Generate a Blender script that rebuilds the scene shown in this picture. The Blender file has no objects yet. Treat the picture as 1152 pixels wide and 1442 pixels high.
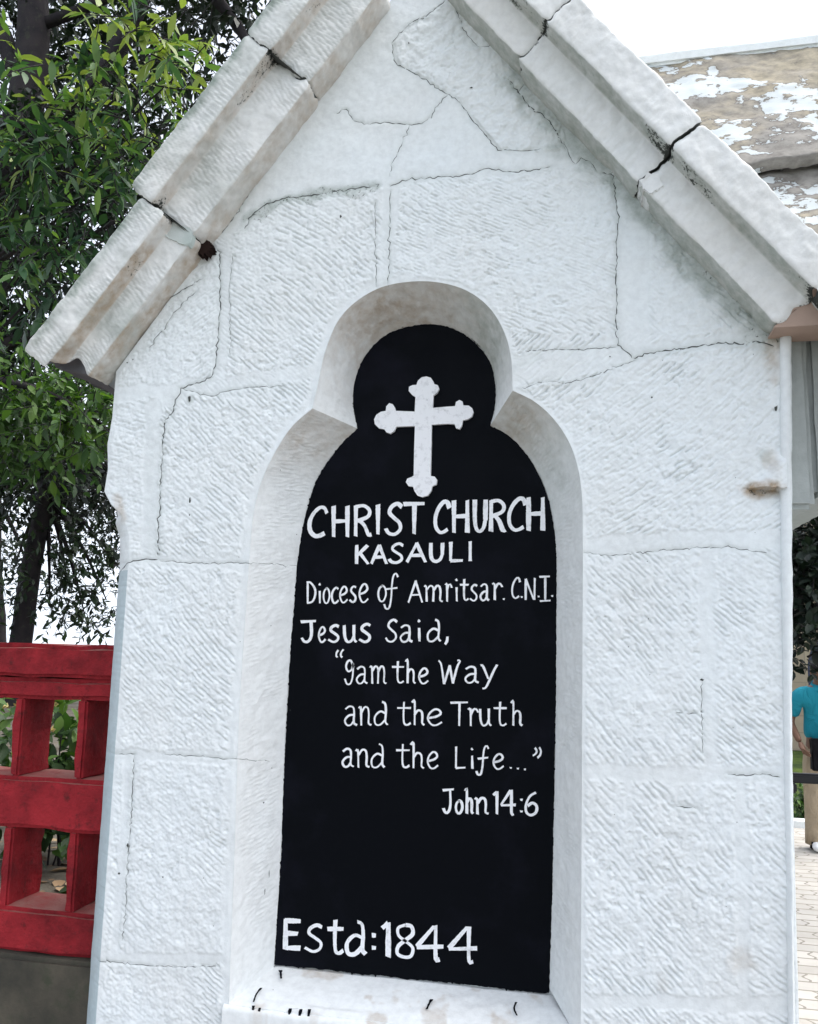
import bpy, math, random
import numpy as np
from mathutils import Vector, Matrix
random.seed(7); RNG = np.random.default_rng(11)
SC = bpy.context.scene; COL = SC.collection

# ------------------------------------------------------------------ camera
FPX, CAMD, EYE = 1190.0, 2.0, 1.9
def _rot(yaw, pitch, roll):
    cy, sy, cp, sp = math.cos(yaw), math.sin(yaw), math.cos(pitch), math.sin(pitch)
    f = np.array([sy*cp, cy*cp, sp]); r = np.array([cy, -sy, 0.0]); u = np.cross(r, f)
    c, s = math.cos(roll), math.sin(roll)
    return c*r + s*u, -s*r + c*u, f
CR, CU, CF = _rot(math.radians(-12.16), math.radians(8.42), math.radians(1.0))
cam_d = bpy.data.cameras.new('camera'); cam = bpy.data.objects.new('camera', cam_d); COL.objects.link(cam)
m = Matrix.Identity(4)
for i in range(3):
    m[i][0], m[i][1], m[i][2] = CR[i], CU[i], -CF[i]
m[0][3], m[1][3], m[2][3] = 0, -CAMD, EYE
cam.matrix_world = m
cam_d.sensor_fit = 'VERTICAL'; cam_d.sensor_height = 36; cam_d.lens = 36*FPX/1442
cam_d.clip_start = .05; cam_d.clip_end = 3000
SC.camera = cam

# ------------------------------------------------------------------ sky, sun, exposure (overcast)
SUN_EL, SUN_AZ = math.radians(62), math.radians(75)     # azimuth from +y towards +x
W = bpy.data.worlds.new('World'); SC.world = W; W.use_nodes = True
wn, wl = W.node_tree.nodes, W.node_tree.links
bg = wn['Background']
sky = wn.new('ShaderNodeTexSky'); sky.sky_type = 'NISHITA'; sky.sun_disc = False
sky.sun_elevation = SUN_EL; sky.sun_rotation = SUN_AZ; sky.dust_density = 4; sky.air_density = 1.0
tcw = wn.new('ShaderNodeTexCoord'); sxw = wn.new('ShaderNodeSeparateXYZ'); mxw = wn.new('ShaderNodeMath'); cbw = wn.new('ShaderNodeCombineXYZ')
mxw.operation = 'MAXIMUM'; mxw.inputs[1].default_value = .22
wl.new(tcw.outputs['Generated'], sxw.inputs[0]); wl.new(sxw.outputs[2], mxw.inputs[0])
wl.new(sxw.outputs[0], cbw.inputs[0]); wl.new(sxw.outputs[1], cbw.inputs[1]); wl.new(mxw.outputs[0], cbw.inputs[2]); wl.new(cbw.outputs[0], sky.inputs[0])
hs = wn.new('ShaderNodeHueSaturation'); hs.inputs['Saturation'].default_value = .38; hs.inputs['Value'].default_value = 1.0
wl.new(sky.outputs[0], hs.inputs['Color']); wl.new(hs.outputs[0], bg.inputs[0])
bg.inputs[1].default_value = .15
sd = bpy.data.lights.new('sun', 'SUN'); sun = bpy.data.objects.new('sun', sd); COL.objects.link(sun)
sd.energy = .5; sd.angle = math.radians(40); sd.color = (1, .985, .965)
sv = Vector((math.sin(SUN_AZ)*math.cos(SUN_EL), math.cos(SUN_AZ)*math.cos(SUN_EL), math.sin(SUN_EL)))
sun.rotation_euler = (-sv).to_track_quat('-Z', 'Y').to_euler()
vs = SC.view_settings
vs.view_transform = 'Standard'; vs.look = 'None'; vs.exposure = 1.5; vs.gamma = 1

# ------------------------------------------------------------------ helpers
def ray(x, y):
    return CF + CR*(x-576)/FPX - CU*(y-721)/FPX
def at(x, y, Y=0.0):
    """point where the sight line through photo pixel x, y meets the vertical plane at depth Y"""
    d = ray(x, y); t = (Y+CAMD)/d[1]; return Vector((d[0]*t, Y, EYE+d[2]*t))
def at_z(x, y, Z=0.0):
    d = ray(x, y); t = (Z-EYE)/d[2]; return Vector((d[0]*t, d[1]*t-CAMD, Z))
def pp(pts, Y=0.0):
    return np.array([(at(x, y, Y).x, at(x, y, Y).z) for x, y in pts])

def link(name, me, mats=None, parent=None):
    o = bpy.data.objects.new(name, me); COL.objects.link(o)
    for mm in (mats if isinstance(mats, (list, tuple)) else [mats] if mats else []):
        me.materials.append(mm)
    if parent is not None: o.parent = parent
    return o
def tag(o, label=None, cat=None, group=None, kind=None):
    if label: o['label'] = label
    if cat: o['category'] = cat
    if group: o['group'] = group
    if kind: o['kind'] = kind
    return o
def empty(name, label, cat, group=None, loc=(0, 0, 0)):
    o = bpy.data.objects.new(name, None); COL.objects.link(o); o.location = loc
    return tag(o, label, cat, group)
def np_mesh(name, V, F, smooth=True, mat_idx=None, attrs=None):
    """V (n,3); F list of arrays (k,4) or (k,3)"""
    me = bpy.data.meshes.new(name)
    V = np.ascontiguousarray(V, dtype=np.float32)
    me.vertices.add(len(V)); me.vertices.foreach_set('co', V.ravel())
    loops = np.concatenate([np.asarray(f).ravel() for f in F]).astype(np.int32)
    sizes = np.concatenate([np.full(len(f), np.asarray(f).shape[1]) for f in F]).astype(np.int32)
    me.loops.add(len(loops)); me.loops.foreach_set('vertex_index', loops)
    me.polygons.add(len(sizes))
    st = np.concatenate([[0], np.cumsum(sizes)[:-1]]).astype(np.int32)
    me.polygons.foreach_set('loop_start', st)
    me.polygons.foreach_set('loop_total', sizes)
    if mat_idx is not None: me.polygons.foreach_set('material_index', np.asarray(mat_idx, dtype=np.int32))
    me.update(calc_edges=True)
    me.polygons.foreach_set('use_smooth', np.full(len(sizes), smooth))
    for k, a in (attrs or {}).items():
        at_ = me.attributes.new(k, 'FLOAT', 'POINT'); at_.data.foreach_set('value', np.asarray(a, dtype=np.float32))
    me.validate(); return me

# ---- numpy noise
def _h(ix, iz, s):
    n = (ix*374761393 + iz*668265263 + s*974634777) & 0xffffffff
    n = ((n ^ (n >> 13))*1274126177) & 0xffffffff
    return ((n ^ (n >> 16)) & 0xffff)/65535.0
def vn(x, z, sc, seed=0):
    x = np.asarray(x)/sc; z = np.asarray(z)/sc
    ix = np.floor(x).astype(np.int64); iz = np.floor(z).astype(np.int64)
    fx = x-ix; fz = z-iz; fx = fx*fx*(3-2*fx); fz = fz*fz*(3-2*fz)
    a = _h(ix, iz, seed); b = _h(ix+1, iz, seed); c = _h(ix, iz+1, seed); d = _h(ix+1, iz+1, seed)
    return (a*(1-fx)+b*fx)*(1-fz)+(c*(1-fx)+d*fx)*fz
def fbm(x, z, sc, o=4, seed=0):
    t = 0; a = .5; n = 0
    for i in range(o):
        t = t+a*vn(x, z, sc/2**i, seed+i*17); n += a; a *= .55
    return t/n
def sst(a, b, x):
    t = np.clip((x-a)/(b-a), 0, 1); return t*t*(3-2*t)
def inpoly(P, x, z):
    r = np.zeros(x.shape, bool); n = len(P); j = n-1
    for i in range(n):
        xi, zi = P[i]; xj, zj = P[j]
        if zi != zj:
            c = ((zi > z) != (zj > z)) & (x < (xj-xi)*(z-zi)/(zj-zi)+xi); r ^= c
        j = i
    return r
def segdist(P, x, z, closed=False, cap=.2):
    """distance to polyline, and nearest point"""
    D = np.full(x.shape, 9.0); NX = np.zeros(x.shape); NZ = np.zeros(x.shape)
    n = len(P)
    for i in range(n if closed else n-1):
        a = P[i]; b = P[(i+1) % n]
        m_ = (x > min(a[0], b[0])-cap) & (x < max(a[0], b[0])+cap) & (z > min(a[1], b[1])-cap) & (z < max(a[1], b[1])+cap)
        if not m_.any(): continue
        xx = x[m_]; zz = z[m_]; e = b-a; L = max(e@e, 1e-12)
        t = np.clip(((xx-a[0])*e[0]+(zz-a[1])*e[1])/L, 0, 1)
        px_ = a[0]+t*e[0]; pz_ = a[1]+t*e[1]; d = np.hypot(xx-px_, zz-pz_)
        k = d < D[m_]
        dd = D[m_]; dd[k] = d[k]; D[m_] = dd
        q = NX[m_]; q[k] = px_[k]; NX[m_] = q
        q = NZ[m_]; q[k] = pz_[k]; NZ[m_] = q
    return D, NX, NZ
def crom(P, n):
    """Catmull-Rom through P, n samples evenly by length"""
    P = np.asarray(P, float)
    if len(P) == 2:
        t = np.linspace(0, 1, n)[:, None]; return P[0]*(1-t)+P[1]*t
    Q = np.vstack([2*P[0]-P[1], P, 2*P[-1]-P[-2]]); out = []
    for i in range(1, len(Q)-2):
        t = np.linspace(0, 1, 16, endpoint=False)[:, None]
        a, b, c, d = Q[i-1], Q[i], Q[i+1], Q[i+2]
        out.append(.5*((2*b)+(-a+c)*t+(2*a-5*b+4*c-d)*t*t+(-a+3*b-3*c+d)*t**3))
    out = np.vstack(out+[P[-1:]])
    s = np.concatenate([[0], np.cumsum(np.linalg.norm(np.diff(out, axis=0), axis=1))])
    tt = np.linspace(0, s[-1], n)
    return np.stack([np.interp(tt, s, out[:, k]) for k in range(out.shape[1])], 1)

# ---- materials
def mat(name, col=(.8, .8, .8), rough=.8, spec=.3):
    m_ = bpy.data.materials.new(name); m_.use_nodes = True
    b = m_.node_tree.nodes['Principled BSDF']
    b.inputs['Base Color'].default_value = (*col, 1); b.inputs['Roughness'].default_value = rough
    b.inputs['Specular IOR Level'].default_value = spec
    return m_, m_.node_tree.nodes, m_.node_tree.links, b
class NB:
    def __init__(s, n, l): s.n, s.l = n, l
    def new(s, t, **k):
        o = s.n.new(t)
        for a, v in k.items(): setattr(o, a, v)
        return o
    def put(s, inp, v):
        if isinstance(v, bpy.types.NodeSocket): s.l.new(v, inp)
        elif isinstance(v, (tuple, list)) and len(v) == 3 and inp.type == 'RGBA': inp.default_value = (*v, 1)
        else: inp.default_value = v
    def noise(s, scale, detail=5, rough=.55, vec=None, dist=0):
        o = s.new('ShaderNodeTexNoise'); s.put(o.inputs['Scale'], scale); o.inputs['Detail'].default_value = detail
        o.inputs['Roughness'].default_value = rough; o.inputs['Distortion'].default_value = dist
        if vec is not None: s.l.new(vec, o.inputs['Vector'])
        return o.outputs['Fac']
    def coord(s, scale=(1, 1, 1), rot=(0, 0, 0)):
        t = s.new('ShaderNodeTexCoord'); mp = s.new('ShaderNodeMapping')
        mp.inputs['Scale'].default_value = scale; mp.inputs['Rotation'].default_value = rot
        s.l.new(t.outputs['Object'], mp.inputs[0]); return mp.outputs[0]
    def ramp(s, fac, stops, interp='LINEAR'):
        r = s.new('ShaderNodeValToRGB'); r.color_ramp.interpolation = interp; e = r.color_ramp.elements
        while len(e) < len(stops): e.new(.5)
        for k, (p, c) in zip(e, stops):
            k.position = p; k.color = (*c, 1) if not isinstance(c, (int, float)) else (c, c, c, 1)
        s.l.new(fac, r.inputs[0]); return r.outputs[0]
    def mix(s, fac, a, b, mode='MIX'):
        o = s.new('ShaderNodeMix', data_type='RGBA', blend_type=mode)
        s.put(o.inputs[0], fac); s.put(o.inputs[6], a); s.put(o.inputs[7], b); return o.outputs[2]
    def math(s, op, a, b=0.0):
        o = s.new('ShaderNodeMath', operation=op); s.put(o.inputs[0], a); s.put(o.inputs[1], b); return o.outputs[0]
    def attr(s, name): 
        o = s.new('ShaderNodeAttribute'); o.attribute_name = name; return o.outputs['Fac']
    def bump(s, h, strength=.3, dist=.002, normal=None):
        o = s.new('ShaderNodeBump'); o.inputs['Strength'].default_value = strength; o.inputs['Distance'].default_value = dist
        s.l.new(h, o.inputs['Height'])
        if normal is not None: s.l.new(normal, o.inputs['Normal'])
        return o.outputs[0]

def limewash(name, base=(.755, .80, .815), warm=(.68, .63, .56), warm_amt=.25, dirt=True):
    """white lime paint on stone; attributes: grime (black specks), moss (green film, also painted shade), rust (brown bare stone, also painted shade)"""
    m_, n, l, b = mat(name, base, .85, .2); q = NB(n, l); c = q.coord()
    v = q.ramp(q.noise(2.2, 6, .6, c), [(.38, 0), (.72, 1)])
    col = q.mix(q.math('MULTIPLY', v, warm_amt), base, warm)
    f = q.ramp(q.noise(55, 4, .6, c), [(.3, .9), (.6, 1.0)])
    col = q.mix(1.0, col, f, 'MULTIPLY')
    if dirt:
        mo = q.math('MULTIPLY', q.attr('moss_shade'), q.ramp(q.noise(30, 6, .65, c), [(.25, .25), (.7, 1)]))
        col = q.mix(mo, col, (.22, .27, .23))
        ru = q.math('MULTIPLY', q.attr('rust_shade'), q.ramp(q.noise(40, 5, .6, c), [(.3, .35), (.65, 1)]))
        col = q.mix(ru, col, (.38, .29, .20))
        gr = q.ramp(q.math('ADD', q.attr('grime'), q.noise(120, 5, .7, c)), [(1.06, 0), (1.14, 1)])
        # ramp positions are limited to 0..1: shift
        gr = q.ramp(q.math('MULTIPLY', q.math('ADD', q.attr('grime'), q.noise(120, 5, .7, c)), .5), [(.53, 0), (.58, 1)])
        col = q.mix(gr, col, (.05, .055, .05))
    l.new(col, b.inputs['Base Color'])
    h = q.math('ADD', q.noise(260, 4, .6, c), q.math('MULTIPLY', q.noise(60, 5, .6, c), 1.5))
    l.new(q.bump(h, .35, .0015), b.inputs['Normal'])
    return m_
M_WALL = limewash('limewash_wall')
M_COPE = limewash('limewash_coping', (.74, .755, .75), (.60, .55, .48), .35)
M_REV = limewash('limewash_reveal', (.80, .83, .835), (.66, .60, .52), .15)
M_CREV, *_ = mat('crevice', (.075, .08, .075), .95, .1)
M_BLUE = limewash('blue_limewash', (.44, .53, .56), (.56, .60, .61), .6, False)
M_HOLE_SHADE, *_ = mat('hole_shade', (.022, .013, .011), .95, .1)  # near-black, painted as the shade inside the crumbled hole
def black_paint():
    m_, n, l, b = mat('black_paint', (.006, .006, .010), .5, .05); q = NB(n, l); c = q.coord()
    v = q.ramp(q.noise(3.5, 7, .65, c), [(.5, 0), (.75, 1)])
    col = q.mix(q.math('MULTIPLY', v, .6), (.0020, .0028, .0046), (.010, .0105, .019))
    l.new(col, b.inputs['Base Color'])
    l.new(q.ramp(q.noise(8, 4, .6, c), [(.3, .38), (.7, .6)]), b.inputs['Roughness'])
    l.new(q.bump(q.noise(90, 5, .6, c), .25, .0012), b.inputs['Normal'])
    return m_
M_BLACK = black_paint()
def white_paint():
    m_, n, l, b = mat('white_letter_paint', (.8, .81, .82), .55, .3); q = NB(n, l); c = q.coord()
    v = q.ramp(q.noise(45, 6, .75, c), [(.28, .62), (.48, 1)])
    l.new(q.mix(1.0, (.80, .81, .83), v, 'MULTIPLY'), b.inputs['Base Color'])
    l.new(q.bump(q.noise(150, 4, .6, c), .3, .001), b.inputs['Normal'])
    return m_
M_LET = white_paint()
def sandstone(name, a=(.40, .30, .235), b_=(.30, .235, .19)):
    m_, n, l, b = mat(name, a, .9, .15); q = NB(n, l); c = q.coord()
    l.new(q.mix(q.ramp(q.noise(9, 6, .6, c), [(.35, 0), (.65, 1)]), a, b_), b.inputs['Base Color'])
    l.new(q.bump(q.noise(120, 6, .65, c), .4, .002), b.inputs['Normal']); return m_
M_END_SHADE = sandstone('end_shade_stone', (.13, .13, .14), (.09, .09, .10))  # dark grey paints in the shade on the left coping's cut end
M_SAND = sandstone('bare_sandstone', (.44, .32, .26), (.36, .27, .22))

# ================================================================== GABLED GATE PIER
XC, PITCH = -.428, math.radians(52)
CS, SN = math.cos(PITCH), math.sin(PITCH)
pier = empty('gabled_gate_pier', 'whitewashed stone gate pier with steep gable, its niche painted black and lettered in white', 'gate pier', loc=(0, 0, 0))

# ---- niche outlines traced from the photograph: outer on the wall face, inner on the panel
ND = .15
o_l = [(322, 1416), (330, 1200), (337, 1000), (350, 800)]
o_ll = [(350, 800), (356, 730), (366, 685), (384, 643), (410, 602), (440, 575)]
o_c = [(440, 575), (449, 535), (458, 495), (476, 452), (505, 422), (545, 402), (600, 396), (650, 406), (686, 430), (709, 465), (720, 505), (722, 550)]
o_rl = [(722, 550), (752, 565), (778, 588), (799, 618), (813, 655), (820, 705), (821, 790)]
o_r = [(821, 790), (820, 1000), (819, 1200), (818, 1450)]
i_l = [(387, 1366), (397, 1200), (405, 1000), (420, 790)]
i_ll = [(420, 790), (430, 732), (444, 682), (464, 648), (486, 622), (505, 604)]
i_c = [(505, 604), (499, 575), (499, 545), (508, 515), (526, 488), (556, 467), (597, 458), (636, 463), (666, 481), (688, 508), (697, 541), (697, 572), (690, 600)]
i_rl = [(690, 600), (716, 615), (741, 641), (760, 672), (773, 707), (780, 748), (783, 790)]
i_r = [(783, 790), (782, 1000), (778, 1200), (773, 1391)]
cnt = [70, 40, 80, 40, 70]
def outline(segs, Y):
    out = []
    for s, c in zip(segs, cnt):
        r = crom(pp(s, Y), c); out.append(r if not out else r[1:])
    return np.vstack(out)
N_OUT = outline([o_l, o_ll, o_c, o_rl, o_r], 0)
N_IN = outline([i_l, i_ll, i_c, i_rl, i_r], ND)
SILL_IN, SILL_OUT = 1.078, 1.040
N_OUT[0, 1] = SILL_OUT; N_OUT[-1, 1] = SILL_OUT

# ---- wall face height field
STEP = .0022
strip_l = pp([(1096, 470), (1098, 700), (1103, 1000), (1110, 1442)])
wall_poly = np.array([(-1.185, .80), (-1.181, 1.5), (-1.178, 2.07), (-1.182, 2.15), (-1.205, 2.205), (-1.240, 2.235), (-1.262, 2.27), (-1.256, 2.33),
                      (-1.262, 2.40), (-1.254, 2.47), (-1.252, 2.60), (XC, 2.285/CS), (strip_l[0][0]+.012, 2.62), (strip_l[1][0]+.012, strip_l[1][1]),
                      (strip_l[2][0]+.012, strip_l[2][1]), (strip_l[3][0]+.012, .80)])
xs = np.arange(-1.30, .50, STEP); zs = np.arange(.80, 3.74, STEP)
GX, GZ = np.meshgrid(xs, zs)
# smooth mortar bands: polyline in photo pixels, half-width in pixels
bands = [([(345, 318), (400, 281), (530, 262), (600, 250), (770, 235), (850, 226)], 6),
         ([(550, 262), (541, 410)], 12), ([(318, 330), (309, 545)], 11),
         ([(160, 556), (250, 549), (330, 540), (445, 520)], 11), ([(722, 520), (800, 512), (880, 495)], 21), ([(880, 495), (1000, 482), (1095, 468)], 8),
         ([(890, 240), (893, 490)], 23), ([(217, 570), (208, 785)], 13),
         ([(175, 790), (300, 792), (425, 797)], 9), ([(820, 769), (985, 762), (1100, 760)], 13), ([(994, 765), (1000, 1085)], 9),
         ([(150, 1061), (300, 1068), (425, 1078)], 8), ([(818, 1085), (960, 1092), (1112, 1088)], 11), ([(181, 1065), (160, 1350)], 6),
         ([(130, 1352), (300, 1350), (340, 1352)], 7), ([(820, 1412), (1110, 1416)], 9), ([(1042, 1100), (1048, 1412)], 7),
         ([(240, 560), (262, 548), (300, 545)], 16)]
SM = np.zeros(GX.shape)                    # smoothness 0..1
wob = (fbm(GX, GZ, .035, 4, 5)-.5)*.024
for P, w in bands:
    d, _, _ = segdist(pp(P), GX, GZ, cap=.12)
    w_ = w*.00175
    SM = np.maximum(SM, (1-sst(w_-.004, w_+.005, d+wob*.8))*(.78+.22*sst(.3, .6, vn(GX, GZ, .2, 6))))
top_smooth = pp([(330, 330), (400, 281), (530, 262), (600, 250), (770, 235), (830, 226), (900, 300), (760, -60), (600, -260), (430, 0), (300, 330)])
rough_patch = pp([(556, 62), (580, 35), (630, 0), (700, 0), (738, 40), (770, 120), (795, 190), (790, 212), (705, 210), (655, 150), (600, 110), (562, 92)])
tsm = inpoly(top_smooth, GX+wob, GZ+wob) & ~inpoly(rough_patch, GX+wob, GZ-wob)
SM = np.maximum(SM, tsm*1.0)
rp = inpoly(rough_patch, GX, GZ)
dn, _, _ = segdist(N_OUT, GX, GZ, cap=.2)
# plastered margin around the niche
marg = np.where(GX < XC, .03, .010)
SM = np.maximum(SM, 1-sst(marg*.5, marg, dn+wob))
# chisel direction for each block (degrees the grooves fall to the right)
blk = [([(100, 250), (305, 250), (305, 545), (100, 560)], -40), ([(320, 240), (540, 240), (540, 540), (320, 540)], 38), ([(545, 230), (868, 230), (868, 500), (545, 520)], 30),
       ([(868, 200), (1120, 400), (1100, 490), (868, 490)], 42), ([(720, 470), (1120, 470), (1110, 765), (820, 770)], -36), ([(235, 545), (445, 520), (425, 795), (225, 790)], 40),
       ([(140, 560), (228, 550), (215, 790), (150, 790)], 15), ([(140, 790), (430, 795), (430, 1065), (140, 1062)], 36), ([(820, 770), (994, 765), (994, 1085), (820, 1085)], 47),
       ([(996, 765), (1120, 765), (1120, 1085), (996, 1085)], 38), ([(820, 1088), (1120, 1088), (1120, 1415), (820, 1415)], 46), ([(120, 1065), (430, 1080), (430, 1350), (120, 1350)], 34)]
ANG = np.full(GX.shape, 38.0); BID = np.zeros(GX.shape, int)
for k, (P, a) in enumerate(blk):
    q = inpoly(pp(P), GX, GZ); ANG[q] = a; BID[q] = k+1
ANG = np.radians(ANG)
PH = GX*np.sin(ANG)+GZ*np.cos(ANG)
AL = GX*np.cos(ANG)-GZ*np.sin(ANG)
warp = (fbm(GX, GZ, .45, 2, 31)-.5)*.09+(fbm(GX, GZ, .05, 3, 41)-.5)*.010+(fbm(GX, GZ, .012, 2, 43)-.5)*.0035
per = .0105*(.85+.35*_h(BID, BID*0+3, 5))
row = (PH+warp)/per
stroke = vn(AL*1.0, np.floor(row+.5)*.05, .020, 51)*.75+vn(AL*1.0, np.floor(row+.5)*.05, .007, 53)*.25         # each groove breaks up along its length
tri = 1-np.abs(((row+.5) % 1.0)-.5)*2                        # 1 at a groove's middle
groove = sst(.42, .95, tri)*sst(.30, .70, stroke)
amp = (.26+1.0*sst(.36, .66, fbm(GX, GZ, .11, 4, 61)))*np.where(BID == 5, 1.55, 1)*np.where(np.isin(BID, (1, 7, 12)), .5, 1)*np.where(BID == 3, .75, 1)
amp[rp] *= .15
H = (fbm(GX, GZ, .35, 3, 71)-.5)*.010 + (fbm(GX, GZ, .06, 4, 81)-.5)*.0050
pit = sst(.60, .78, fbm(GX, GZ, .014, 3, 99))*sst(.45, .6, fbm(GX, GZ, .09, 3, 98))
H += (1-SM)*(.0018 - groove*.0034*amp + (fbm(GX, GZ, .013, 3, 91)-.5)*.0034+(fbm(GX, GZ, .006, 2, 93)-.5)*.0026-pit*.003) + (fbm(GX, GZ, .02, 3, 97)-.5)*.0012
H[rp] += ((fbm(GX, GZ, .03, 4, 95)-.5)*.012)[rp]
H *= sst(0, .012, dn)
dwp, _, _ = segdist(np.vstack([wall_poly, wall_poly[:1]]), GX, GZ, cap=.05)
H *= .25+.75*sst(0, .018, dwp)

# cracks: polyline (photo pixels), width in pixels
cracks = [
 ([(627, 0), (612, 14), (598, 24), (578, 34), (562, 48), (553, 62), (552, 76), (560, 92), (585, 103), (612, 122), (640, 138), (652, 150), (668, 172), (690, 197), (700, 209), (722, 211), (745, 211), (762, 208)], 1.3),
 ([(640, 10), (658, 50), (672, 66), (690, 66), (712, 55)], .9),
 ([(474, 160), (487, 152), (497, 168), (515, 174), (545, 172), (578, 175), (598, 172), (610, 160), (618, 145), (630, 134)], 1.1),
 ([(576, 176), (568, 196), (560, 212), (552, 232), (548, 248)], .9),
 ([(344, 322), (352, 305), (372, 288), (400, 280), (440, 274), (480, 268), (528, 262)], 1.8),
 ([(549, 262), (570, 252), (600, 250), (640, 248), (665, 244), (684, 235), (720, 242), (752, 238), (775, 234)], 1.3),
 ([(550, 268), (548, 330), (547, 404)], 1.1), ([(529, 285), (529, 340), (530, 404)], .8),
 ([(716, 112), (730, 128), (740, 142), (752, 156), (764, 160), (778, 178), (790, 196), (796, 210)], 1.8), ([(728, 130), (738, 118)], 1), ([(794, 198), (808, 232), (820, 222), (830, 226), (840, 240)], 1.0),
 ([(848, 243), (862, 246), (866, 262), (866, 282), (872, 305), (868, 340), (868, 400), (868, 460), (869, 485), (880, 492), (890, 504)], 1.4), ([(860, 244), (872, 234)], 1.6),
 ([(893, 505), (912, 498), (930, 494), (960, 490), (990, 486), (1020, 483), (1052, 486)], 1.9),
 ([(895, 507), (870, 516), (845, 526), (820, 534), (795, 540), (775, 536), (752, 541), (735, 546)], .9),
 ([(868, 488), (840, 490), (815, 492), (780, 492), (740, 494)], .9),
 ([(1050, 480), (1072, 482), (1090, 488)], 2.2),
 ([(399, 196), (380, 226), (360, 256), (345, 282), (328, 308), (312, 326), (299, 338)], 2.4),
 ([(300, 346), (309, 352), (309, 380), (310, 430), (307, 480), (305, 500), (300, 530), (280, 540), (258, 545), (250, 560), (244, 578), (232, 596), (229, 640), (226, 690), (223, 740), (222, 782)], 1.7),
 ([(258, 548), (270, 552), (285, 556), (300, 558), (316, 552), (345, 546), (400, 543)], 1.1),
 ([(222, 788), (195, 789), (180, 792), (172, 800), (168, 810)], 1.6), ([(225, 790), (280, 794), (340, 792), (420, 797)], .8),
 ([(327, 360), (323, 420), (325, 500)], .7), ([(162, 1062), (190, 1062)], 1.2), ([(189, 1064), (186, 1130), (180, 1200), (175, 1300), (171, 1325)], 1.0), ([(232, 1062), (297, 1066), (380, 1072)], .8),
 ([(138, 1353), (185, 1358), (240, 1362), (310, 1360)], .9), ([(988, 955), (988, 1003), (990, 1060)], .7), ([(952, 1003), (970, 1005), (990, 1003)], .9),
 ([(1025, 1090), (1050, 1092), (1080, 1090), (1098, 1094)], 1.2), ([(1000, 772), (1025, 770), (1055, 775), (1080, 779)], .9), ([(952, 1135), (980, 1138)], 1),
 ([(822, 778), (860, 782), (930, 776), (1000, 770)], .8), ([(238, 420), (262, 405), (285, 392)], 1.3), ([(210, 490), (245, 440), (275, 410)], 1.0),
 ([(1000, 330), (1015, 352), (1008, 378), (1022, 395)], 1.0), ([(900, 270), (935, 310)], 1.3),
]
specks = [(268, 562, 4, 9), (268, 705, 2.5, 7), (267, 725, 1.5, 3), (1092, 575, 4, 9), (988, 957, 4, 3), (180, 1190, 3, 5), (168, 1230, 3, 3), (180, 511, 2, 2), (188, 507, 2, 2), (380, 1230, 1.2, 9), (374, 1255, 1.0, 7),
          (576, 62, 2, 3), (482, 96, 2, 4), (420, 183, 2, 6), (815, 492, 2, 2), (859, 502, 2, 2), (918, 560, 2, 2), (664, 124, 4, 2), (480, 305, 3, 4), (372, 1130, 2, 2), (230, 1235, 2, 2)]
def jag(P, amp_px=1.6, n=None):
    P = np.asarray(P, float); L = np.linalg.norm(np.diff(P, axis=0), axis=1).sum()
    n = n or max(4, int(L/4)); s = np.concatenate([[0], np.cumsum(np.linalg.norm(np.diff(P, axis=0), axis=1))])
    t = np.linspace(0, s[-1], n); Q = np.stack([np.interp(t, s, P[:, 0]), np.interp(t, s, P[:, 1])], 1)
    Q[1:-1] += RNG.normal(0, amp_px*.55, (n-2, 2)); return Q
MOSS = np.zeros(GX.shape); RUST = np.zeros(GX.shape); GRIME = np.zeros(GX.shape)
crack_q = []
for P, w in cracks:
    Q = pp(jag(P)); crack_q.append((Q, w*.00132))
    d, _, _ = segdist(Q, GX, GZ, cap=.03)
    H -= .0016*np.exp(-(d/.0035)**2)*min(1, w)
    GRIME = np.maximum(GRIME, .40*np.exp(-(d/.010)**2)*min(1, w/1.6))
    MOSS = np.maximum(MOSS, .30*np.exp(-(d/.012)**2)*min(1, w/2))
def blob(px_, py_, r, arr, v, sx=1, sz=1):
    c = at(px_, py_)
    d = np.hypot((GX-c.x)/sx, (GZ-c.z)/sz)/(r*.00175)
    arr[:] = np.maximum(arr, v*(1-sst(.3, 1.0, d+(fbm(GX, GZ, .03, 3, 7)-.5)*.9)))
def along(P, r, arr, v):
    d, _, _ = segdist(pp(P), GX, GZ, cap=.2)
    arr[:] = np.maximum(arr, v*(1-sst(.2, 1, d/(r*.00175)+(fbm(GX, GZ, .04, 4, 8)-.5)*1.1)))
along([(345, 310), (400, 284), (530, 264)], 26, GRIME, .50); along([(345, 308), (400, 282), (528, 262)], 14, MOSS, .7)
along([(480, 300), (500, 350)], 22, GRIME, .42)
along([(735, 100), (800, 200), (870, 250), (940, 320), (1020, 400), (1090, 470)], 38, MOSS, .75)
along([(740, 70), (800, 190), (880, 260)], 26, GRIME, .40); along([(1000, 370), (1040, 420)], 24, GRIME, .52); along([(1060, 470), (1092, 480)], 18, GRIME, .5)
along([(650, -40), (730, 90)], 34, MOSS, .45)
blob(1072, 690, 30, RUST, 1, 1.1, .5); blob(1072, 692, 22, GRIME, .52, 1.2, .35); blob(1086, 650, 22, RUST, .35, .6, 1.3); blob(1088, 500, 30, RUST, .55, .5, 1.5)
blob(1045, 1352, 22, RUST, .3); blob(930, 290, 26, RUST, .35, .6, 1.6); blob(285, 342, 26, RUST, .5); blob(1078, 640, 12, MOSS, .4)
along([(225, 440), (290, 385)], 16, GRIME, .45); along([(165, 700), (172, 730)], 12, RUST, .5); along([(930, 1378), (934, 1392)], 12, RUST, .2)
blob(268, 562, 10, MOSS, .5); along([(208, 560), (214, 780)], 14, MOSS, .12); along([(760, 500), (720, 520)], 14, MOSS, .2)
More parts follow.
